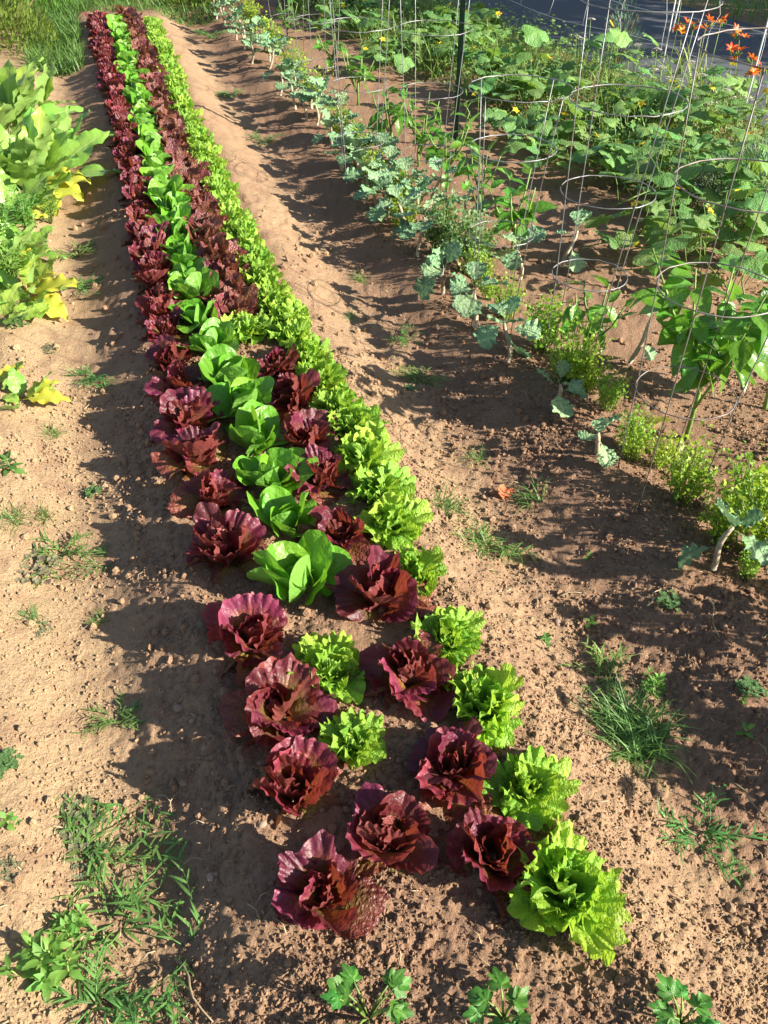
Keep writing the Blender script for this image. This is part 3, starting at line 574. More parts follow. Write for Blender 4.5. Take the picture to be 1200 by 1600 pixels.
# ------------------------------------------------------------------ big-leaved plants on the left bed
BRO = [vfc_mesh('leaf', blade(650+i, 1., .40+.05*(i % 3), 'ell', -.75+.25*(i % 3), .1, .12, .03, 3, .08, 7, 9, 20, .22), M['broad']) for i in range(6)]
BRW = [vfc_mesh('leaf', blade(670+i, 1., .5, 'ell', -.7, .1, .1, .045, 4, .10, 6, 9, 18, .15), M['yellow']) for i in range(3)]
FEA = None
def broad_spec(seed, n, L, a0=80, a1=20):
    g = random.Random(seed); sp = []
    for k in range(n):
        f = k/max(1, n-1); az = k*2.4+g.uniform(-.3, .3); sc = L*g.uniform(.7, 1.1)
        sp.append(('leaf', g.choice(BRO), TRS((math.cos(az)*.03, math.sin(az)*.03, -.01), (R(a0+(a1-a0)*f+g.uniform(-8, 8)), g.uniform(-.3, .3), az-1.57), sc)))
    return sp
def lpl(px, py, lab, n, L, seed, yl=(), a0=80, a1=20, name='broadleaf_plant'):
    x, y = at(px, py); sp = broad_spec(seed, n, L, a0, a1)
    for az, inc, sc in yl: sp.append(('leaf', random.choice(BRW), TRS((0, 0, .02), (R(inc), .1, az), sc), 'yellowed drooping leaf'))
    thing(name, lab, 'leafy plant', sp, (x, y, hz(x, y)), 0, 1, 'leafy plants on the left bed')
lpl(52, 300, 'big horseradish-like plant with tall broad green leaves at the left edge', 24, .50, 1, [(-2.1, 22, .42), (-2.5, 14, .38), (-1.8, 30, .40)], 85, 25)
lpl(12, 215, 'tall broad-leaved plant at the left edge, behind the biggest one', 18, .52, 2, [], 85, 30)
lpl(98, 245, 'smaller broad-leaved plant with one leaf reaching over the path', 14, .36, 3, [(-2.2, 10, .18)], 75, 15)
lpl(15, 350, 'broad-leaved plant low at the left edge below the biggest one', 13, .32, 4, [(-1.3, 20, .2)], 70, 20)
lpl(45, 470, 'leafy plant with a large yellow leaf drooping onto the path edge', 11, .25, 5, [(-2.2, 12, .27), (-1.6, 35, .27), (-1.9, 55, .25)], 75, 20)
lpl(0, 440, 'pale leafy plant cut by the left edge above the drooping yellow leaf', 12, .30, 8, [(-.8, 45, .2)], 75, 30)
lpl(38, 632, 'small leafy plant with a curled yellow-green leaf on bare soil', 4, .15, 6, [(-1.45, 14, .17), (-1.2, 40, .15)], 70, 25)
lpl(-5, 610, 'small leafy plant cut by the left edge beside the curled yellow-green leaf', 6, .17, 7, [(-.6, 30, .14)], 75, 25)
lpl(75, 262, 'broad-leaved plant in front of the biggest one, beside the path', 10, .30, 11, [(-2.0, 25, .24)], 75, 15)
lpl(30, 405, 'broad-leaved plant among the feathery weeds at the left edge', 10, .26, 12, [(-2.4, 20, .2)], 75, 20)
lpl(-10, 510, 'leafy plant cut by the left edge below the large yellow leaf', 9, .22, 13, [], 75, 25)
lpl(60, 175, 'broad-leaved plant behind the tall ones near the top left', 11, .34, 14, [], 80, 25)
def feathery(seed, h, n):
    g = random.Random(seed); st = MB(); fo = MB()
    for k in range(n):
        az = g.uniform(0, 6.28); d = g.uniform(.02, .45)*h; tip = Vector((math.cos(az)*d, math.sin(az)*d, h*g.uniform(.6, 1.)))
        st.tube([(0, 0, -.01), tip*.5+Vector((0, 0, .03)), tip], [.003, .002, .001], 4)
        for j in range(16):
            t = .2+.8*j/15; p = tip*t+Vector((0, 0, .03*math.sin(3.14*t)))
            fo.inst(TRS(p, (R(g.uniform(0, 50)), g.uniform(-.3, .3), az-1.57+(1 if j % 2 else -1)*g.uniform(.6, 1.1)), .075*g.uniform(.6, 1.1)*(1.1-.5*t)), blade(j, 1., .22, 'lance', -.5, 0, .1, 0, 1, .35, 4, 3, 7))
    return st.mesh('stems', M['stem_g']), fo.mesh('foliage', M['palew'])
FE = [feathery(i, .28, 14) for i in range(2)]
for i, (px, py, sc, lab) in enumerate([(45, 372, .9, 'feathery pale green weed at the left edge above the yellow leaf'), (5, 395, 1.0, 'feathery pale green weed cut by the left edge'), (55, 420, .6, 'small feathery weed right beside the yellow leaf'), (80, 350, .7, 'feathery weed at the path edge below the biggest plant'), (25, 450, .9, 'feathery weed beside the large yellow leaf'), (20, 300, 1.1, 'feathery weed between the two tallest broad-leaved plants')]):
    x, y = at(px, py); a, b = FE[i % 2]; thing('feathery_weed', lab, 'weed', [('stems', a, Matrix()), ('foliage', b, Matrix())], (x, y, hz(x, y)), i*2., sc, 'feathery weeds on the left bed')

# ------------------------------------------------------------------ celery seedlings at the bottom edge
def celery_leaf(seed):
    mb = MB()
    for k, a in enumerate((-1.05, 0, 1.05)):
        mb.inst(TRS((0, .12 if k == 1 else .0, 0), (R(-8), 0, -a), .62 if k == 1 else .5), fan(seed+k, pm=80, xs=.8, k0=.35, nphi=19, nr=4, amp=.05, freq=5, cup=.25, bend=-.4, jag=.02, lobes=7, lobe=.16, curl=.02))
    return mb.mesh('leaf', M['celery'])
CEL = [celery_leaf(700+i*5) for i in range(3)]
def celery_spec(seed, n, h, ls):
    g = random.Random(seed); sp = []
    for k in range(n):
        az = k*2.4+g.uniform(-.4, .4); d = h*g.uniform(.3, .75); tip = Vector((math.cos(az)*d, math.sin(az)*d, h*g.uniform(.6, 1.05)))
        mb = MB(); mb.tube([(0, 0, -.01), tip*.5+Vector((0, 0, .01)), tip], [.0028, .0022, .0015], 5); sp.append(('stalk', mb.mesh('stalk', M['stem_g']), Matrix(), None, [('leaf', g.choice(CEL), TRS(tip, (R(g.uniform(-5, 40)), g.uniform(-.3, .3), az-1.57), ls*g.uniform(.8, 1.2)))]))
    return sp
for i, (px, py, n, h, ls, lab) in enumerate([(575, 1590, 10, .085, .042, 'tall celery seedling at the bottom edge below the nearest red heads'), (787, 1592, 8, .06, .045, 'compact celery seedling in the middle of the three at the bottom edge'), (1062, 1600, 8, .055, .042, 'celery seedling at the bottom right corner of the picture')]):
    x, y = at(px, py); thing('celery_seedling', lab, 'celery', celery_spec(i+3, n, h, ls), (x, y, hz(x, y)), i, 1, 'celery seedlings at the near end')

# ------------------------------------------------------------------ weeds and grass
def tuft(seed, n, L, W, spread, mat, up=(15, 70)):
    g = random.Random(seed); mb = MB()
    for k in range(n):
        az = g.uniform(0, 6.28); o = spread*math.sqrt(g.random()); a2 = g.uniform(0, 6.28); l = L*g.uniform(.5, 1.15)
        mb.inst(TRS((math.cos(az)*o, math.sin(az)*o, -.004), (R(g.uniform(*up)), 0, a2), l), blade(seed*50+k % 9, 1., W/L*g.uniform(.8, 1.3), 'grass', -g.uniform(.4, 1.3), 0, .3, 0, 1, 0, 1, 3, 6))
    return mb.mesh('grass', mat)
def crab(seed, nst, L, bl, bw, mat):
    g = random.Random(seed); mb = MB()
    for k in range(nst):
        az = g.uniform(0, 6.28); P = [Vector((g.uniform(-.02, .02), g.uniform(-.02, .02), 0))]; l = L*g.uniform(.5, 1.1)
        for j in range(6):
            az += g.uniform(-.3, .3); P.append(P[-1]+Vector((math.cos(az)*l/6, math.sin(az)*l/6, .006+g.uniform(-.002, .006) if j < 3 else g.uniform(-.006, .004))))
        mb.tube(P, [.0018, .0016, .0015, .0013, .0012, .001, .0008], 4)
        for j in range(1, 7):
            for q in range(g.randint(1, 2)):
                mb.inst(TRS(P[j], (R(g.uniform(5, 40)), 0, az-1.57+(1 if (j+q) % 2 else -1)*g.uniform(.3, 1.0)), bl*g.uniform(.6, 1.2)), blade(seed*31+j, 1., bw/bl, 'grass', -g.uniform(.3, 1.0), 0, .25, 0, 1, 0, 1, 3, 6))
    return mb.mesh('grass', mat)
def lowweed(seed, n, rad, size, mat, h=.01):
    g = random.Random(seed); mb = MB()
    for k in range(n):
        r_ = rad*math.sqrt(g.random()); a = g.uniform(0, 6.28); r_ *= .7+.5*math.sin(a*3+seed)**2
        p = (math.cos(a)*r_, math.sin(a)*r_, h*g.uniform(.3, 1.6))
        for q in range(3): mb.inst(TRS(p, (R(g.uniform(-6, 18)), 0, a+q*2.09), size*g.uniform(.7, 1.2)), LFT[(k+q) % 8])
    return mb.mesh('foliage', mat)
def herb_spec(seed, n, L, mat, W=.5):
    g = random.Random(seed); me = [vfc_mesh('leaf', blade(seed*7+i, 1., W, 'lance', -.5, .1, .15, .015, 3, .06, 5, 5, 9, .15), mat) for i in range(3)]; sp = []
    mb = MB(); H = L*.8; mb.tube([(0, 0, -.01), (0, .002, H)], [.0022, .0012], 5); sp.append(('stem', mb.mesh('stem', M['stem_g']), Matrix()))
    for k in range(n):
        f = k/max(1, n-1); sp.append(('leaf', g.choice(me), TRS((0, 0, H*f), (R(5+60*f*f+g.uniform(-12, 12)), g.uniform(-.2, .2), k*2.4+g.uniform(-.3, .3)), L*g.uniform(.75, 1.1)*(1-.35*f))))
    return sp
TUF = [tuft(800+i, 90, .075, .0028, .035, M['grass']) for i in range(3)]
BIGT = tuft(810, 620, .12, .0034, .078, M['grass'], (10, 75))
CRB = [crab(820+i, 12, .12, .046, .0058, M['grass']) for i in range(4)]
CRL = [crab(830+i, 6, .20, .058, .0070, M['grass']) for i in range(2)]
CLV = [lowweed(840+i, 75, .062, .0082, M['clover'], .006) for i in range(3)]
WDL = [lowweed(850+i, 60, .04, .0095, M['weed'], .018) for i in range(3)]
def one(name, me, px, py, lab, cat, group, sc=1., rz=None):
    x, y = at(px, py); o = link(name, me, None, TRS((x, y, hz(x, y)), (0, 0, random.uniform(0, 6.28) if rz is None else rz), sc)); return tag(o, lab, cat, group)
G1 = 'grass weeds in the soil'
one('grass_clump', BIGT, 985, 1150, 'big dark green grass clump in shade on the right of the bed', 'grass', G1, 1.0)
one('grass_clump', CRB[1], 940, 1060, 'crabgrass at the upper left side of the big dark grass clump', 'grass', G1, .9)
one('grass_clump', CRB[0], 1095, 1310, 'crabgrass clump below the big dark grass clump', 'grass', G1, .9)
one('grass_clump', TUF[0], 740, 850, 'grass tuft beside the middle of the lime-green row', 'grass', G1, 1.2)
one('grass_clump', CRB[3], 760, 855, 'crabgrass spreading next to the grass tuft by the lime-green row', 'grass', G1, .9)
one('grass_clump', TUF[1], 695, 795, 'pale grass tuft left of the fallen orange leaf', 'grass', G1, 1.25)
one('grass_clump', TUF[2], 835, 780, 'grass tuft just right of the fallen orange leaf', 'grass', G1, 1.2)
one('grass_clump', CRB[2], 655, 600, 'shaded crabgrass in the furrow, second patch above the fallen orange leaf', 'grass', G1, .85)
one('grass_clump', TUF[0], 742, 718, 'small shaded grass tuft above the fallen orange leaf', 'grass', G1, .8)
one('grass_clump', CRB[1], 632, 532, 'shaded crabgrass in the furrow level with the drooping kale', 'grass', G1, .8)
one('grass_clump', TUF[1], 562, 438, 'small grass tuft in the furrow left of the pale kale stem', 'grass', G1, .9)
one('grass_clump', TUF[2], 546, 498, 'tiny grass tuft on the bank of the bed', 'grass', G1, .7)
one('grass_clump', CRB[0], 412, 222, 'shaded grass patch in the far furrow, nearer of two', 'grass', G1, 1.1)
one('grass_clump', CRB[2], 362, 152, 'shaded grass patch in the far furrow, farther of two', 'grass', G1, 1.1)
one('grass_clump', CRB[1], 330, 60, 'grass patch in the furrow at the top of the picture', 'grass', G1, 1.6)
one('grass_clump', CRL[0], 170, 1345, 'pale crabgrass patch at lower left between clover and leafy weed', 'grass', G1, .9)
one('grass_clump', CRB[2], 130, 1330, 'thin crabgrass within the lower left clover patch', 'grass', G1, .9)
one('grass_clump', CRL[1], 215, 1265, 'crabgrass in the lettuce shade beside the lower left clover', 'grass', G1, .8, 2.0)
one('grass_clump', CRB[0], 185, 1440, 'green crabgrass right of the leafy weed in the lower left corner', 'grass', G1, 1.1)
one('grass_clump', CRL[0], 290, 1490, 'long creeping crabgrass runners near the bottom of the left path', 'grass', G1, .85, 4.2)
one('grass_clump', CRB[3], 150, 1560, 'crabgrass at the bottom edge below the leafy weed', 'grass', G1, 1.0)
one('grass_clump', CRB[1], 185, 1125, 'small crabgrass sprout at the shadow edge on the left path', 'grass', G1, .65)
one('grass_clump', TUF[1], 20, 815, 'grass tuft at the left edge of the picture', 'grass', G1, 1.0)
one('grass_clump', TUF[2], 65, 810, 'grass tuft on the left bed beside the one at the edge', 'grass', G1, .8)
one('grass_clump', CRB[0], 90, 870, 'wide crabgrass patch on the left bed above the grey clover', 'grass', G1, 1.0)
one('grass_clump', CRL[1], 160, 882, 'crabgrass runner stretching from the left bed into the path', 'grass', G1, .6, .4)
one('grass_clump', TUF[0], 155, 970, 'tiny grass sprout on the left bed below the runner', 'grass', G1, .55)
one('grass_clump', TUF[0], 45, 968, 'small grass sprout on the left bed below the grey clover', 'grass', G1, .7)
one('grass_clump', TUF[1], 80, 680, 'thin grass tuft below the curled yellow-green leaf', 'grass', G1, .8)
one('grass_clump', CRB[2], 150, 590, 'dark grass patch in the path shade beside the leafy plants', 'grass', G1, .85)
one('grass_clump', CRB[3], 130, 450, 'dark grass patch in the path shade right of the yellow leaf', 'grass', G1, 1.1)
one('grass_clump', CRB[1], 120, 400, 'grass patch at the path edge above the yellow leaf', 'grass', G1, 1.1)
one('grass_clump', CRB[0], 105, 110, 'grass patch at the path edge near the top left', 'grass', G1, 2.0)
one('grass_clump', TUF[2], 118, 95, 'pale grass tuft at the path edge near the top left', 'grass', G1, 2.2)
one('grass_clump', TUF[1], 95, 75, 'pale grass tuft right of the yellow-green bush', 'grass', G1, 2.4)
G2 = 'low clover patches'
one('clover_patch', CLV[0], 110, 1285, 'dull purplish clover patch on the lower left soil', 'clover', G2, 1.15)
one('clover_patch', CLV[1], 125, 1345, 'dull clover patch reaching into pale crabgrass', 'clover', G2, .9)
one('clover_patch', CLV[2], 48, 890, 'grey-green clover patch on the left bed under crabgrass', 'clover', G2, 1.25)
one('clover_patch', CLV[0], 72, 548, 'small grey clover patch above the curled yellow-green leaf', 'clover', G2, .85)
one('clover_patch', CLV[1], 60, 985, 'thin purplish clover patch below the bigger grey-green one', 'clover', G2, .6)
one('clover_patch', CLV[2], 5, 1360, 'clover patch at the left edge beside the leafy weed', 'clover', G2, .5)
G3 = 'small broadleaf weeds'
for px, py, sc, v, lab in [(28, 510, 1.2, 0, 'low dark weed under the drooping yellow leaf'), (146, 772, .7, 1, 'tiny weed alone in the path shade'), (10, 1195, .8, 2, 'small weed at the left edge above another'), (640, 610, .6, 0, 'tiny weed sprout beside the shaded crabgrass'), (1045, 945, .8, 1, 'tiny dark weed in shade below the nearest kale'), (1170, 1080, .8, 2, 'small creeping weed near the right edge')]:
    one('weed_patch', WDL[v], px, py, lab, 'weed', G3, sc)
def cluster_spec(seed, nb, n, L, mat, W, spread):
    g = random.Random(seed); out = []
    for k in range(nb):
        a = k*2.4; r_ = spread*math.sqrt(k/nb); T = TRS((math.cos(a)*r_, math.sin(a)*r_, 0), (R(-22*r_/spread)*math.sin(a), R(22*r_/spread)*math.cos(a), a), g.uniform(.7, 1.1))
        out += [(p[0], p[1], T@p[2]) for p in herb_spec(seed+k % 3, n, L, mat, W)]
    return out
HB = [herb_spec(11, 14, .05, M['weed']), cluster_spec(12, 7, 11, .040, M['palew'], .42, .035), herb_spec(13, 7, .04, M['palew'], .6)]
for px, py, sc, v, lab in [(18, 735, 1.1, 0, 'dark leafy weed on the left bed at the picture edge'), (72, 1510, 1.5, 1, 'pale leafy weed with clustered top in the lower left corner'), (110, 1450, .9, 1, 'smaller pale leafy weed behind the big one in the lower left corner'), (14, 1290, .9, 2, 'small round-leaved weed at the left edge'),
                           (1162, 1150, .95, 2, 'lone seedling near the right edge beside the big grass clump'), (921, 978, .8, 2, 'lone seedling on bare soil above the big grass clump'), (851, 1003, .55, 0, 'tiny dark seedling left of the lone pale seedling'), (1020, 1075, .9, 1, 'upright leafy weed rising from the big grass clump'), (478, 1165, .6, 2, 'tiny seedling between red and frilly heads near the bed end'), (1160, 1100, .6, 2, 'tiny seedling above the lone seedling at the right edge'), (920, 870, .5, 2, 'tiny seedling in the sunlit soil left of the nearest kale')]:
    x, y = at(px, py); thing('leafy_weed', lab, 'weed', HB[v], (x, y, hz(x, y)), random.uniform(0, 6), sc, G3)

# ------------------------------------------------------------------ crumbs, pebbles, litter
def crumb_field():
    ico = bpy.data.meshes.new('t'); import bmesh
    bm = bmesh.new(); bmesh.ops.create_icosphere(bm, subdivisions=1, radius=1); base = np.array([v.co[:] for v in bm.verts]); fc = np.array([[v.index for v in f.verts] for f in bm.faces]); bm.free(); bpy.data.meshes.remove(ico)
    g = np.random.default_rng(11)
    octa = np.array([(1, 0, 0), (-1, 0, 0), (0, 1, 0), (0, -1, 0), (0, 0, 1), (0, 0, -1), (.62, .62, .55), (-.6, -.62, .5)], float); of = np.array([(0, 6, 4), (6, 2, 4), (0, 2, 6), (2, 1, 4), (1, 7, 4), (7, 3, 4), (1, 3, 7), (3, 0, 4), (0, 5, 2), (2, 5, 1), (1, 5, 3), (3, 5, 0)])
    Vs, Fs, Cs, off = [], [], [], 0
    for bs, bf, N, r0, r1, pw, y1, yp in ((octa, of, 190000, .0013, .0036, 2.6, 2.6, 1.5), (base, fc, 13000, .0035, .0075, 3.0, 4.0, 1.6)):
        y = .35+y1*g.random(N)**yp; x = (g.random(N)*2-1)*(.95+.62*y)
        s = sdist(x, y); dens = np.where(np.abs(s) < .5, .95, np.where(s > 0, .85, .50))*(.05+1.25*vn(x*7+7, y*7)**1.4); keep = g.random(N) < dens; x, y, s = x[keep], y[keep], s[keep]; n = len(x)
        r = (r0+r1*g.random(n)**pw)*(.85+.22*y); z = h0(x, y)+crumbs(x, y)+r*.4
        V = bs[None]*r[:, None, None]*(1+.45*(g.random((n, len(bs), 1))-.5))*(.75+.5*g.random((n, 1, 3)))
        th = g.random(n)*6.28; c_, s_ = np.cos(th)[:, None], np.sin(th)[:, None]; V[..., 0], V[..., 1] = V[..., 0]*c_-V[..., 1]*s_, V[..., 0]*s_+V[..., 1]*c_
        V = V+np.stack([x, y, z], 1)[:, None]
        Vs.append(V.reshape(-1, 3)); Fs.append((bf[None]+(np.arange(n)*len(bs))[:, None, None]).reshape(-1, 3)+off); off += n*len(bs)
        C = soil_attr(x, y); C[:, 1] *= .7; Cs.append(np.repeat(C[:, None], len(bs), 1).reshape(-1, 4))
    print('crumb tris', sum(len(f) for f in Fs))
    o = link('soil_crumbs', mesh('soil_crumbs', np.concatenate(Vs), np.concatenate(Fs), M['soil'], np.concatenate(Cs), False)); tag(o, 'loose soil crumbs strewn over the beds and paths', 'soil crumbs', kind='stuff')
    for k, (px, py, q) in enumerate([(280, 1108, .015), (322, 1170, .012), (245, 1130, .011), (205, 805, .012), (300, 1128, .009), (870, 975, .014), (985, 985, .012), (410, 1290, .012), (330, 1372, .012), (1030, 960, .01)]):
        P = base*(1+.3*(g.random((len(base), 1))-.5))*np.array([1.1, .85, .6]); xx, yy = at(px, py)
        lab = ['roundish pebble in the left path shade beside the third red head', 'pebble in the path shade left of the second red head', 'flat clod in the path shade among pebbles', 'clod in the path shade beside the leafy weeds', 'small pebble just right of the roundish pebble in the path', 'clod on bare soil beside the lone pale seedling', 'clod in the sun above the big grass clump', 'clod beside the nearest red head in the first row', 'clod in the path shade left of the nearest red head', 'small clod above the big grass clump'][k]
        tag(link('pebble', mesh('pebble', P, fc, M['pebble'], None), None, TRS((xx, yy, hz(xx, yy)+q*.3), (0, 0, k), q)), lab, 'pebble', 'pebbles and clods')
    mb = MB(); gg = random.Random(5)
    for k in range(1300):
        yy = .4+5.5*gg.random()**1.5; xx = gg.uniform(-1, 1)*(.9+.7*yy)
        if abs(float(sdist(xx, yy))) < .28 and gg.random() < .6: continue
        a = gg.uniform(0, 6.28); l = gg.uniform(.010, .045); zz = hz(xx, yy)+.005
        mb.tube([(xx, yy, zz), (xx+math.cos(a)*l*.5, yy+math.sin(a)*l*.5, zz+.003+.004*gg.random()), (xx+math.cos(a+.3)*l, yy+math.sin(a+.3)*l, zz+gg.uniform(-.002, .006))], .0008+.0008*gg.random(), 3)
    tag(link('straw_litter', mb.mesh('straw_litter', M['straw'])), 'dry straw bits and thin roots lying on the soil', 'straw', kind='stuff')
crumb_field()
x, y = at(788, 772); tag(link('fallen_leaf', vfc_mesh('fallen_leaf', fan(77, pm=165, k0=.82, nphi=37, nr=6, amp=.10, freq=3, p=1.2, cup=.55, bend=.8, jag=.03, lobes=5, lobe=.08, y0=.1), M['dry']), None, TRS((x, y-.02, hz(x, y)+.008), (R(12), .15, .5), .034)), 'curled orange-brown dry leaf lying on the soil', 'fallen leaf')
x, y = at(712, 1470); tag(link('fallen_leaf', vfc_mesh('fallen_leaf', blade(78, 1., .5, 'ell', -.7, .2, .2, .05, 3), M['redold']), None, TRS((x+.14, y+.0, hz(x, y)+.004), (R(5), .1, 2.6), .05)), 'withered reddish leaf on soil below the nearest lime-green head', 'fallen leaf')
def twig(px, py, qx, qy, lab):
    a = at(px, py); b = at(qx, qy); mb = MB(); pts = [(a[0]+(b[0]-a[0])*t+.008*math.sin(t*7), a[1]+(b[1]-a[1])*t, hz(a[0]+(b[0]-a[0])*t, a[1]+(b[1]-a[1])*t)+.008+.01*math.sin(t*3.1)) for t in np.linspace(0, 1, 7)]
    o = Vector(pts[0]); mb.tube([Vector(p)-o for p in pts], [.003, .003, .0026, .0024, .002, .0018, .0012], 5)
    tag(link('twig', mb.mesh('twig', M['straw']), None, TRS(o)), lab, 'twig', 'dry stems on the soil')
twig(1135, 1222, 1205, 1290, 'brown dry stem in shade at the right edge below the big grass clump'); twig(1010, 950, 1028, 925, 'short pale stick on soil above the big grass clump'); twig(1105, 940, 1120, 1000, 'thin grey stem hanging from the nearest kale'); twig(275, 1500, 330, 1600, 'dead grass stem at the bottom of the left path'); twig(870, 935, 905, 930, 'short straw on the sunny soil left of the nearest kale')

# ------------------------------------------------------------------ verge: wild grasses, flowers, bush, lavender, fence
def verge():
    g = random.Random(9); mb = MB(); t = np.array([-ROAD_N[1], ROAD_N[0]])
    bl = [blade(1500+i, 1., .036, 'grass', -.35-.25*i % 1.0, 0, .3, 0, 1, 0, 1, 3, 5) for i in range(5)]
    for k in range(8500):
        d = ROAD_A-.08-1.55*g.random()**1.2; a = g.uniform(.6, 9.5); p = ROAD_N*d+t*a
        if p[1] < 4.3-.3*g.random() : continue
        q = float(vn(np.array([p[0]*3]), np.array([p[1]*3]))[0]); 
        mb.inst(TRS((p[0], p[1], h0(p[0], p[1])-.01), (R(g.uniform(45, 92)), 0, g.uniform(0, 6.28)), (.5+.5*q)*g.uniform(.18, .46)*(.5+.5*min(1, (ROAD_A-d)/.7))), bl[k % 5])
        if k % 4 == 0:
            for j in range(4): mb.inst(TRS((p[0]+g.gauss(0, .03), p[1]+g.gauss(0, .03), float(h0(p[0], p[1]))+g.uniform(.05, .28)), (g.uniform(-.3, .8), g.uniform(-.4, .4), g.uniform(0, 6)), g.uniform(.012, .028)), LFT[j])
    tag(link('wild_grass', mb.mesh('wild_grass', M['drygrass'])), 'tangled wild grasses on the verge between vines and lane', 'wild grass', kind='stuff')
    mb = MB()
    bl = [blade(1520+i, 1., .07, 'grass', -.6, 0, .3, 0, 1, 0, 1, 3, 5) for i in range(5)]
    for k in range(10500):
        p = at(g.uniform(-60, 340), g.uniform(-30, 34), -.06) if k % 2 else at(g.uniform(45, 138), g.uniform(15, 70)+(g.random()<.3)*45, -.06)
        if abs(float(sdist(p[0], p[1]))) < .42 and p[1] < 9.7: continue
        mb.inst(TRS((p[0], p[1], h0(*p)-.01), (R(g.uniform(25, 80)), 0, g.uniform(0, 6.28)), g.uniform(.07, .19)), bl[k % 5])
    tag(link('meadow_grass', mb.mesh('meadow_grass', M['grass'])), 'short meadow grass beyond the far end of the beds', 'grass', kind='stuff')
verge()
def dome(seed, rad, h, n, size, mat, blades=True, wid=.16):
    g = random.Random(seed); mb = MB(); bb = [blade(seed+i, 1., wid, 'lance', -.3, 0, .1, 0, 1, 0, 1, 3, 5) for i in range(4)]
    for k in range(n):
        az = g.uniform(0, 6.28); u = g.random()**.5; z = h*math.sqrt(max(0, 1-u*u))*g.uniform(.35, 1.0)*(.8+.4*math.sin(az*4+seed)**2)
        mb.inst(TRS((math.cos(az)*rad*u, math.sin(az)*rad*u, z), (R(g.uniform(20, 85)), 0, az-1.57+g.uniform(-.8, .8)), size*g.uniform(.6, 1.2)), bb[k % 4])
    return mb.mesh('foliage', mat)
def bush(name, px, py, lab, cat, fol, h, sticks=8, rad=.1):
    x, y = at(px, py); mb = MB()
    for k in range(sticks):
        a = k*2.4; mb.tube([(0, 0, -.02), (math.cos(a)*rad*.5, math.sin(a)*rad*.5, h*.5), (math.cos(a)*rad, math.sin(a)*rad, h*.9)], [.004, .003, .0015], 4)
    thing(name, lab, cat, [('stems', mb.mesh('stems', M['stem_w']), Matrix()), ('foliage', fol, Matrix())], (x, y, hz(x, y)))
bush('lavender_plant', 1168, 345, 'grey-green lavender clump at the right edge before the lane', 'lavender', dome(21, .34, .34, 2200, .085, M['lav'], wid=.07), .3, 10, .2)
bush('mugwort_bush', 962, 108, 'feathery grey-green bush standing before the dark lane', 'bush', dome(22, .18, .50, 900, .06, M['lav']), .45, 10, .12)
bush('yellow_bush', 15, 75, 'yellow-green bush in the top left corner', 'bush', dome(23, .42, .45, 3200, .060, M['bush'], wid=.3), .4, 12, .3)
bush('yellow_bush', 62, 20, 'pale bush behind the one in the top left corner', 'bush', dome(24, .35, .30, 1100, .085, M['palew']), .3, 10, .25)
for px_, py_, sd0, lb_ in ((112, 6, 61, 'green weed bush at the top left beyond the path'), (160, 2, 62, 'green weed bush at the top beyond the leftmost lettuce row'), (225, -2, 63, 'green weed bush at the top beyond the middle lettuce rows'), (345, 0, 64, 'green weed bush at the top beyond the furrow')):
    bush('weed_bush', px_, py_, lb_, 'bush', dome(sd0, .32, .24, 1000, .07, M['palew'] if sd0 % 2 else M['weed'], wid=.28), .2, 8, .2)
bush('dry_weed', 300, 12, 'straw-coloured weed heap at the top beyond the lettuce bed', 'weed', dome(25, .30, .16, 500, .10, M['bush']), .1, 6, .2)
bush('parsley_bush', 560, 12, 'dark bushy herb at the top edge behind the kale', 'herb', dome(26, .30, .30, 1100, .06, M['weed'], wid=.4), .25, 9, .2)
bush('parsley_bush', 480, 8, 'dark bushy herb at the top edge just left of another', 'herb', dome(27, .25, .26, 900, .06, M['weed'], wid=.4), .25, 9, .2)
OF = flower_mesh('flower', M['oflower'], 6, .056, .36, 48)
def daylily(px, py, h, lab, seed):
    g = random.Random(seed); x, y = at(px, py); sp = []; mb = MB(); tip = Vector((g.uniform(-.05, .05), g.uniform(-.05, .05), h)); mb.tube([(0, 0, -.02), tip*.5+Vector((.01, 0, 0)), tip], [.004, .0035, .003], 5)
    sp.append(('stem', mb.mesh('stem', M['stem_g']), Matrix()))
    for k in range(3): sp.append(('flower', OF, TRS(tip+Vector((g.uniform(-.05, .05), g.uniform(-.05, .05), g.uniform(-.05, .02))), (g.uniform(-.7, .7), g.uniform(-.7, .7), g.random()*6), g.uniform(.8, 1.1))))
    for k in range(4):
        b = MB(); b.tube([(0, 0, 0), (0, 0, .025), (0, 0, .05)], [.003, .006, .002], 6); sp.append(('bud', b.mesh('bud', M['bush']), TRS(tip+Vector((g.uniform(-.03, .03), g.uniform(-.03, .03), -.03)), (g.uniform(-.8, .8), g.uniform(-.8, .8), 0))))
    for k in range(7): sp.append(('leaf', DL[k % 2], TRS((g.uniform(-.02, .02), g.uniform(-.02, .02), 0), (R(g.uniform(50, 85)), 0, g.random()*6.28), h*g.uniform(.6, .9))))
    thing('daylily', lab, 'daylily', sp, (x, y, hz(x, y)), 0, 1, 'orange daylilies by the lane')
DL = [vfc_mesh('leaf', blade(1700+i, 1., .05, 'grass', -.9, 0, .3, 0, 1, 0, 1, 3, 8), M['drygrass']) for i in range(2)]
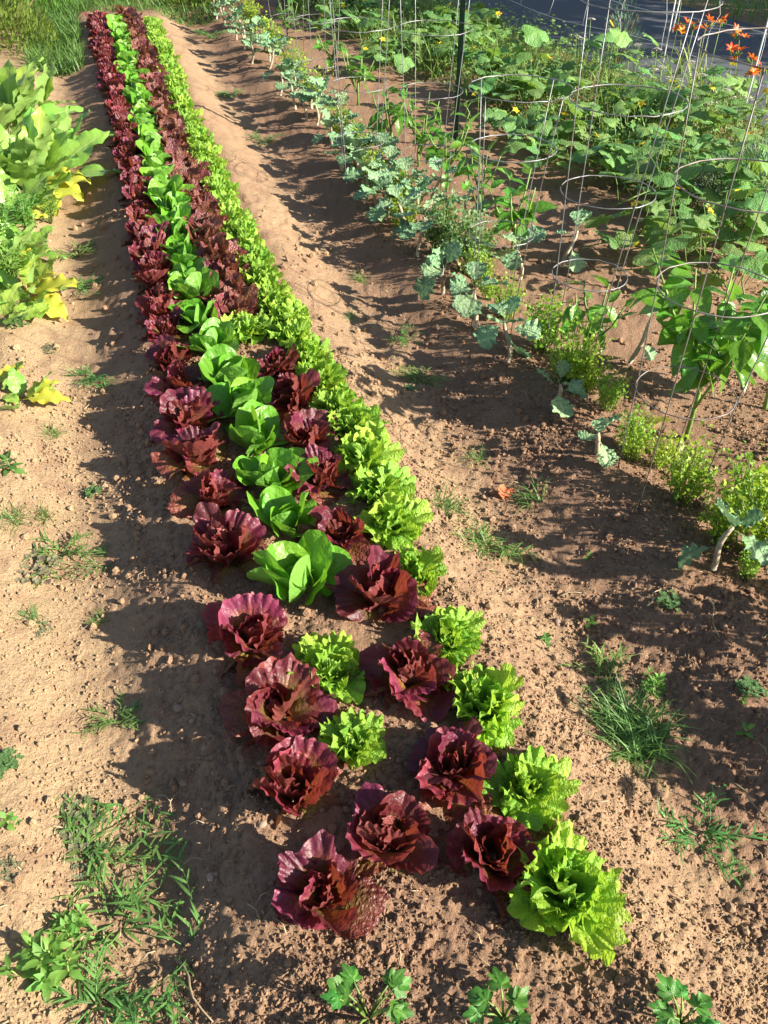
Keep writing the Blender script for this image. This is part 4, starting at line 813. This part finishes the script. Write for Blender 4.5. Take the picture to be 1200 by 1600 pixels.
for i, (px, py, h, lab) in enumerate([(1095, 150, .50, 'tall orange daylily in the middle of the group before the lane'), (1138, 170, .48, 'tall orange daylily behind the dark cage corner'), (1062, 118, .36, 'small orange daylily farthest back before the lane'), (1195, 180, .40, 'orange daylily cut by the right edge'), (1050, 135, .44, 'orange daylily left of the others before the dark lane'), (1080, 140, .46, 'orange daylily beside the leftmost one with tall orange bloom'), (1118, 190, .44, 'orange daylily behind the top ring of the dark cage'), (1150, 195, .42, 'orange daylily just right of the one behind the dark ring'), (1168, 225, .44, 'orange daylily near the right edge by the white hoop'), (1188, 270, .5, 'lowest orange daylily at the right edge')]): daylily(px, py, h, lab, i)
def yarrow(px, py, h, lab, seed, mat):
    g = random.Random(seed); x, y = at(px, py); mb = MB(); hd = MB(); mb.tube([(0, 0, -.02), (.01, 0, h*.6), (0, .01, h)], [.003, .0025, .002], 4)
    for k in range(40):
        r_ = .035*math.sqrt(g.random()); a = g.uniform(0, 6.28); hd.inst(TRS((math.cos(a)*r_, math.sin(a)*r_, h+.012-8*r_*r_), (g.uniform(-.3, .3), g.uniform(-.3, .3), a), .008), LFT[k % 8])
    thing('yarrow', lab, 'wildflower', [('stem', mb.mesh('stem', M['stem_g']), Matrix()), ('flower_head', hd.mesh('flower_head', mat), Matrix())], (x, y, hz(x, y)), 0, 1, 'wildflowers on the verge')
for i in range(22):
    px = 880+i*13+random.uniform(-10, 10); py = 135+max(0, px-940)*.55+random.uniform(-20, 30)
    yarrow(px, py, random.uniform(.28, .42), 'cream flat-topped yarrow flower in the wild verge before the lane', i, M['wflower'])
yarrow(672, 60, .42, 'pink flower spike at the top above the vines', 50, M['pflower']); yarrow(1040, 125, .6, 'mauve flower among the daylilies before the lane', 51, M['pflower'])
def fence():
    t = Vector((-ROAD_N[1], ROAD_N[0], 0)); base = Vector((ROAD_N[0], ROAD_N[1], 0))*(ROAD_A-.22); sp = []; g = random.Random(2)
    for zz in (.28, .52, .76):
        mb = MB(); mb.tube([base+t*a+Vector((0, 0, zz-.05+.03*math.sin(a*2.1+zz*9))) for a in np.linspace(1.2, 9.5, 40)], .0014, 4); sp.append(('line', mb.mesh('line', M['white']), Matrix()))
    for k in range(16):
        a = 1.5+k*.5; mb = MB(); mb.tube([base+t*(a+g.uniform(-.04, .04))+Vector((0, 0, z+.01)) for z in np.linspace(.2, .74, 6)], .0012, 4); sp.append(('upright_string', mb.mesh('upright_string', M['white']), Matrix()))
    thing('string_fence', 'thin white string fence along the verge before the lane', 'fence', sp, (0, 0, 0))
fence()
def hoop(px, py, h, rad, lab):
    x, y = at(px, py); mb = MB(); P = [(-rad, 0, -.05), (-rad, 0, h*.6)]+[(-rad*math.cos(a), 0, h-rad+rad*math.sin(a)) for a in np.linspace(0, math.pi, 12)]+[(rad, .005, h*.72), (rad*.8, .01, h*.5)]
    mb.tube(P, .005, 6); tag(link('support_hoop', mb.mesh('support_hoop', M['white']), None, TRS((x, y, hz(x, y)), (0, 0, .3))), lab, 'plant support', 'white hooked supports')
hoop(1165, 215, .78, .07, 'white hooked plastic support at the right edge before the lane'); hoop(1033, 130, .72, .02, 'thin white twisted support left of the daylilies')

# ------------------------------------------------------------------ trees across the garden that shade the lane
def tree(x, y, H, rad, seed, lab):
    g = random.Random(seed); mb = MB(); mb.tube([(0, 0, -.2), (.05, .02, H*.3), (0, .1, H*.6), (.1, 0, H*.85)], [.16, .12, .08, .03], 9)
    for k in range(9):
        a = k*2.4; z = H*(.25+.06*k); mb.tube([(0, .03, z), (math.cos(a)*rad*.4, math.sin(a)*rad*.4, z+.35), (math.cos(a)*rad*.8, math.sin(a)*rad*.8, z+.6)], [.045, .03, .012], 6)
    tr = mb.mesh('trunk', M['bark']); fo = MB(); cl = []
    for k in range(34):
        a = g.uniform(0, 6.28); u = g.random()**.5; z = H*(.36+.6*g.random()); wd = rad*math.sin(math.pi*min(1, max(.05, (z/H-.22)/.85)))**.6; cl.append((math.cos(a)*u*wd, math.sin(a)*u*wd, z))
    lf = blade(seed, 1., .6, 'lance', -.3, 0, .1, 0, 1, 0, 1, 3, 4)
    for k in range(6500):
        c = cl[k % len(cl)]; fo.inst(TRS((c[0]+g.gauss(0, .28), c[1]+g.gauss(0, .28), c[2]+g.gauss(0, .22)), (g.uniform(-.8, .8), g.uniform(-.8, .8), g.uniform(0, 6)), g.uniform(.10, .2)), lf)
    thing('roadside_tree', lab, 'tree', [('trunk', tr, Matrix()), ('crown', fo.mesh('crown', M['treeleaf']), Matrix())], (x, y, -.1))

for i, (c, p, H, rad) in enumerate([(6.6, 9.5, 5.6, 1.35), (7.0, 11.5, 6.0, 1.5), (6.4, 13.6, 5.8, 1.5), (7.2, 15.8, 6.2, 1.6)]):
    tree(c*.94+p*.34, -c*.34+p*.94, H, rad, 40+i, ['leafy tree beyond the right of the picture, nearest the garden', 'leafy tree beyond the right of the picture, second from the garden', 'leafy tree beyond the right of the picture, third from the garden', 'leafy tree beyond the right of the picture, farthest from the garden'][i])
def far_bank():
    g = random.Random(31); mb = MB(); t = np.array([-ROAD_N[1], ROAD_N[0]]); bl = [blade(1600+i, 1., .05, 'grass', -.6, 0, .3, 0, 1, 0, 1, 3, 5) for i in range(4)]
    for k in range(4500):
        p = ROAD_N*(ROAD_B+.02+2.2*g.random()**1.3)+t*g.uniform(2, 13); mb.inst(TRS((p[0], p[1], -.1), (R(g.uniform(30, 85)), 0, g.uniform(0, 6.28)), g.uniform(.12, .34)), bl[k % 4])
    tag(link('bank_grass', mb.mesh('bank_grass', M['grass'])), 'rough grass on the far side of the lane', 'grass', kind='stuff')
far_bank()
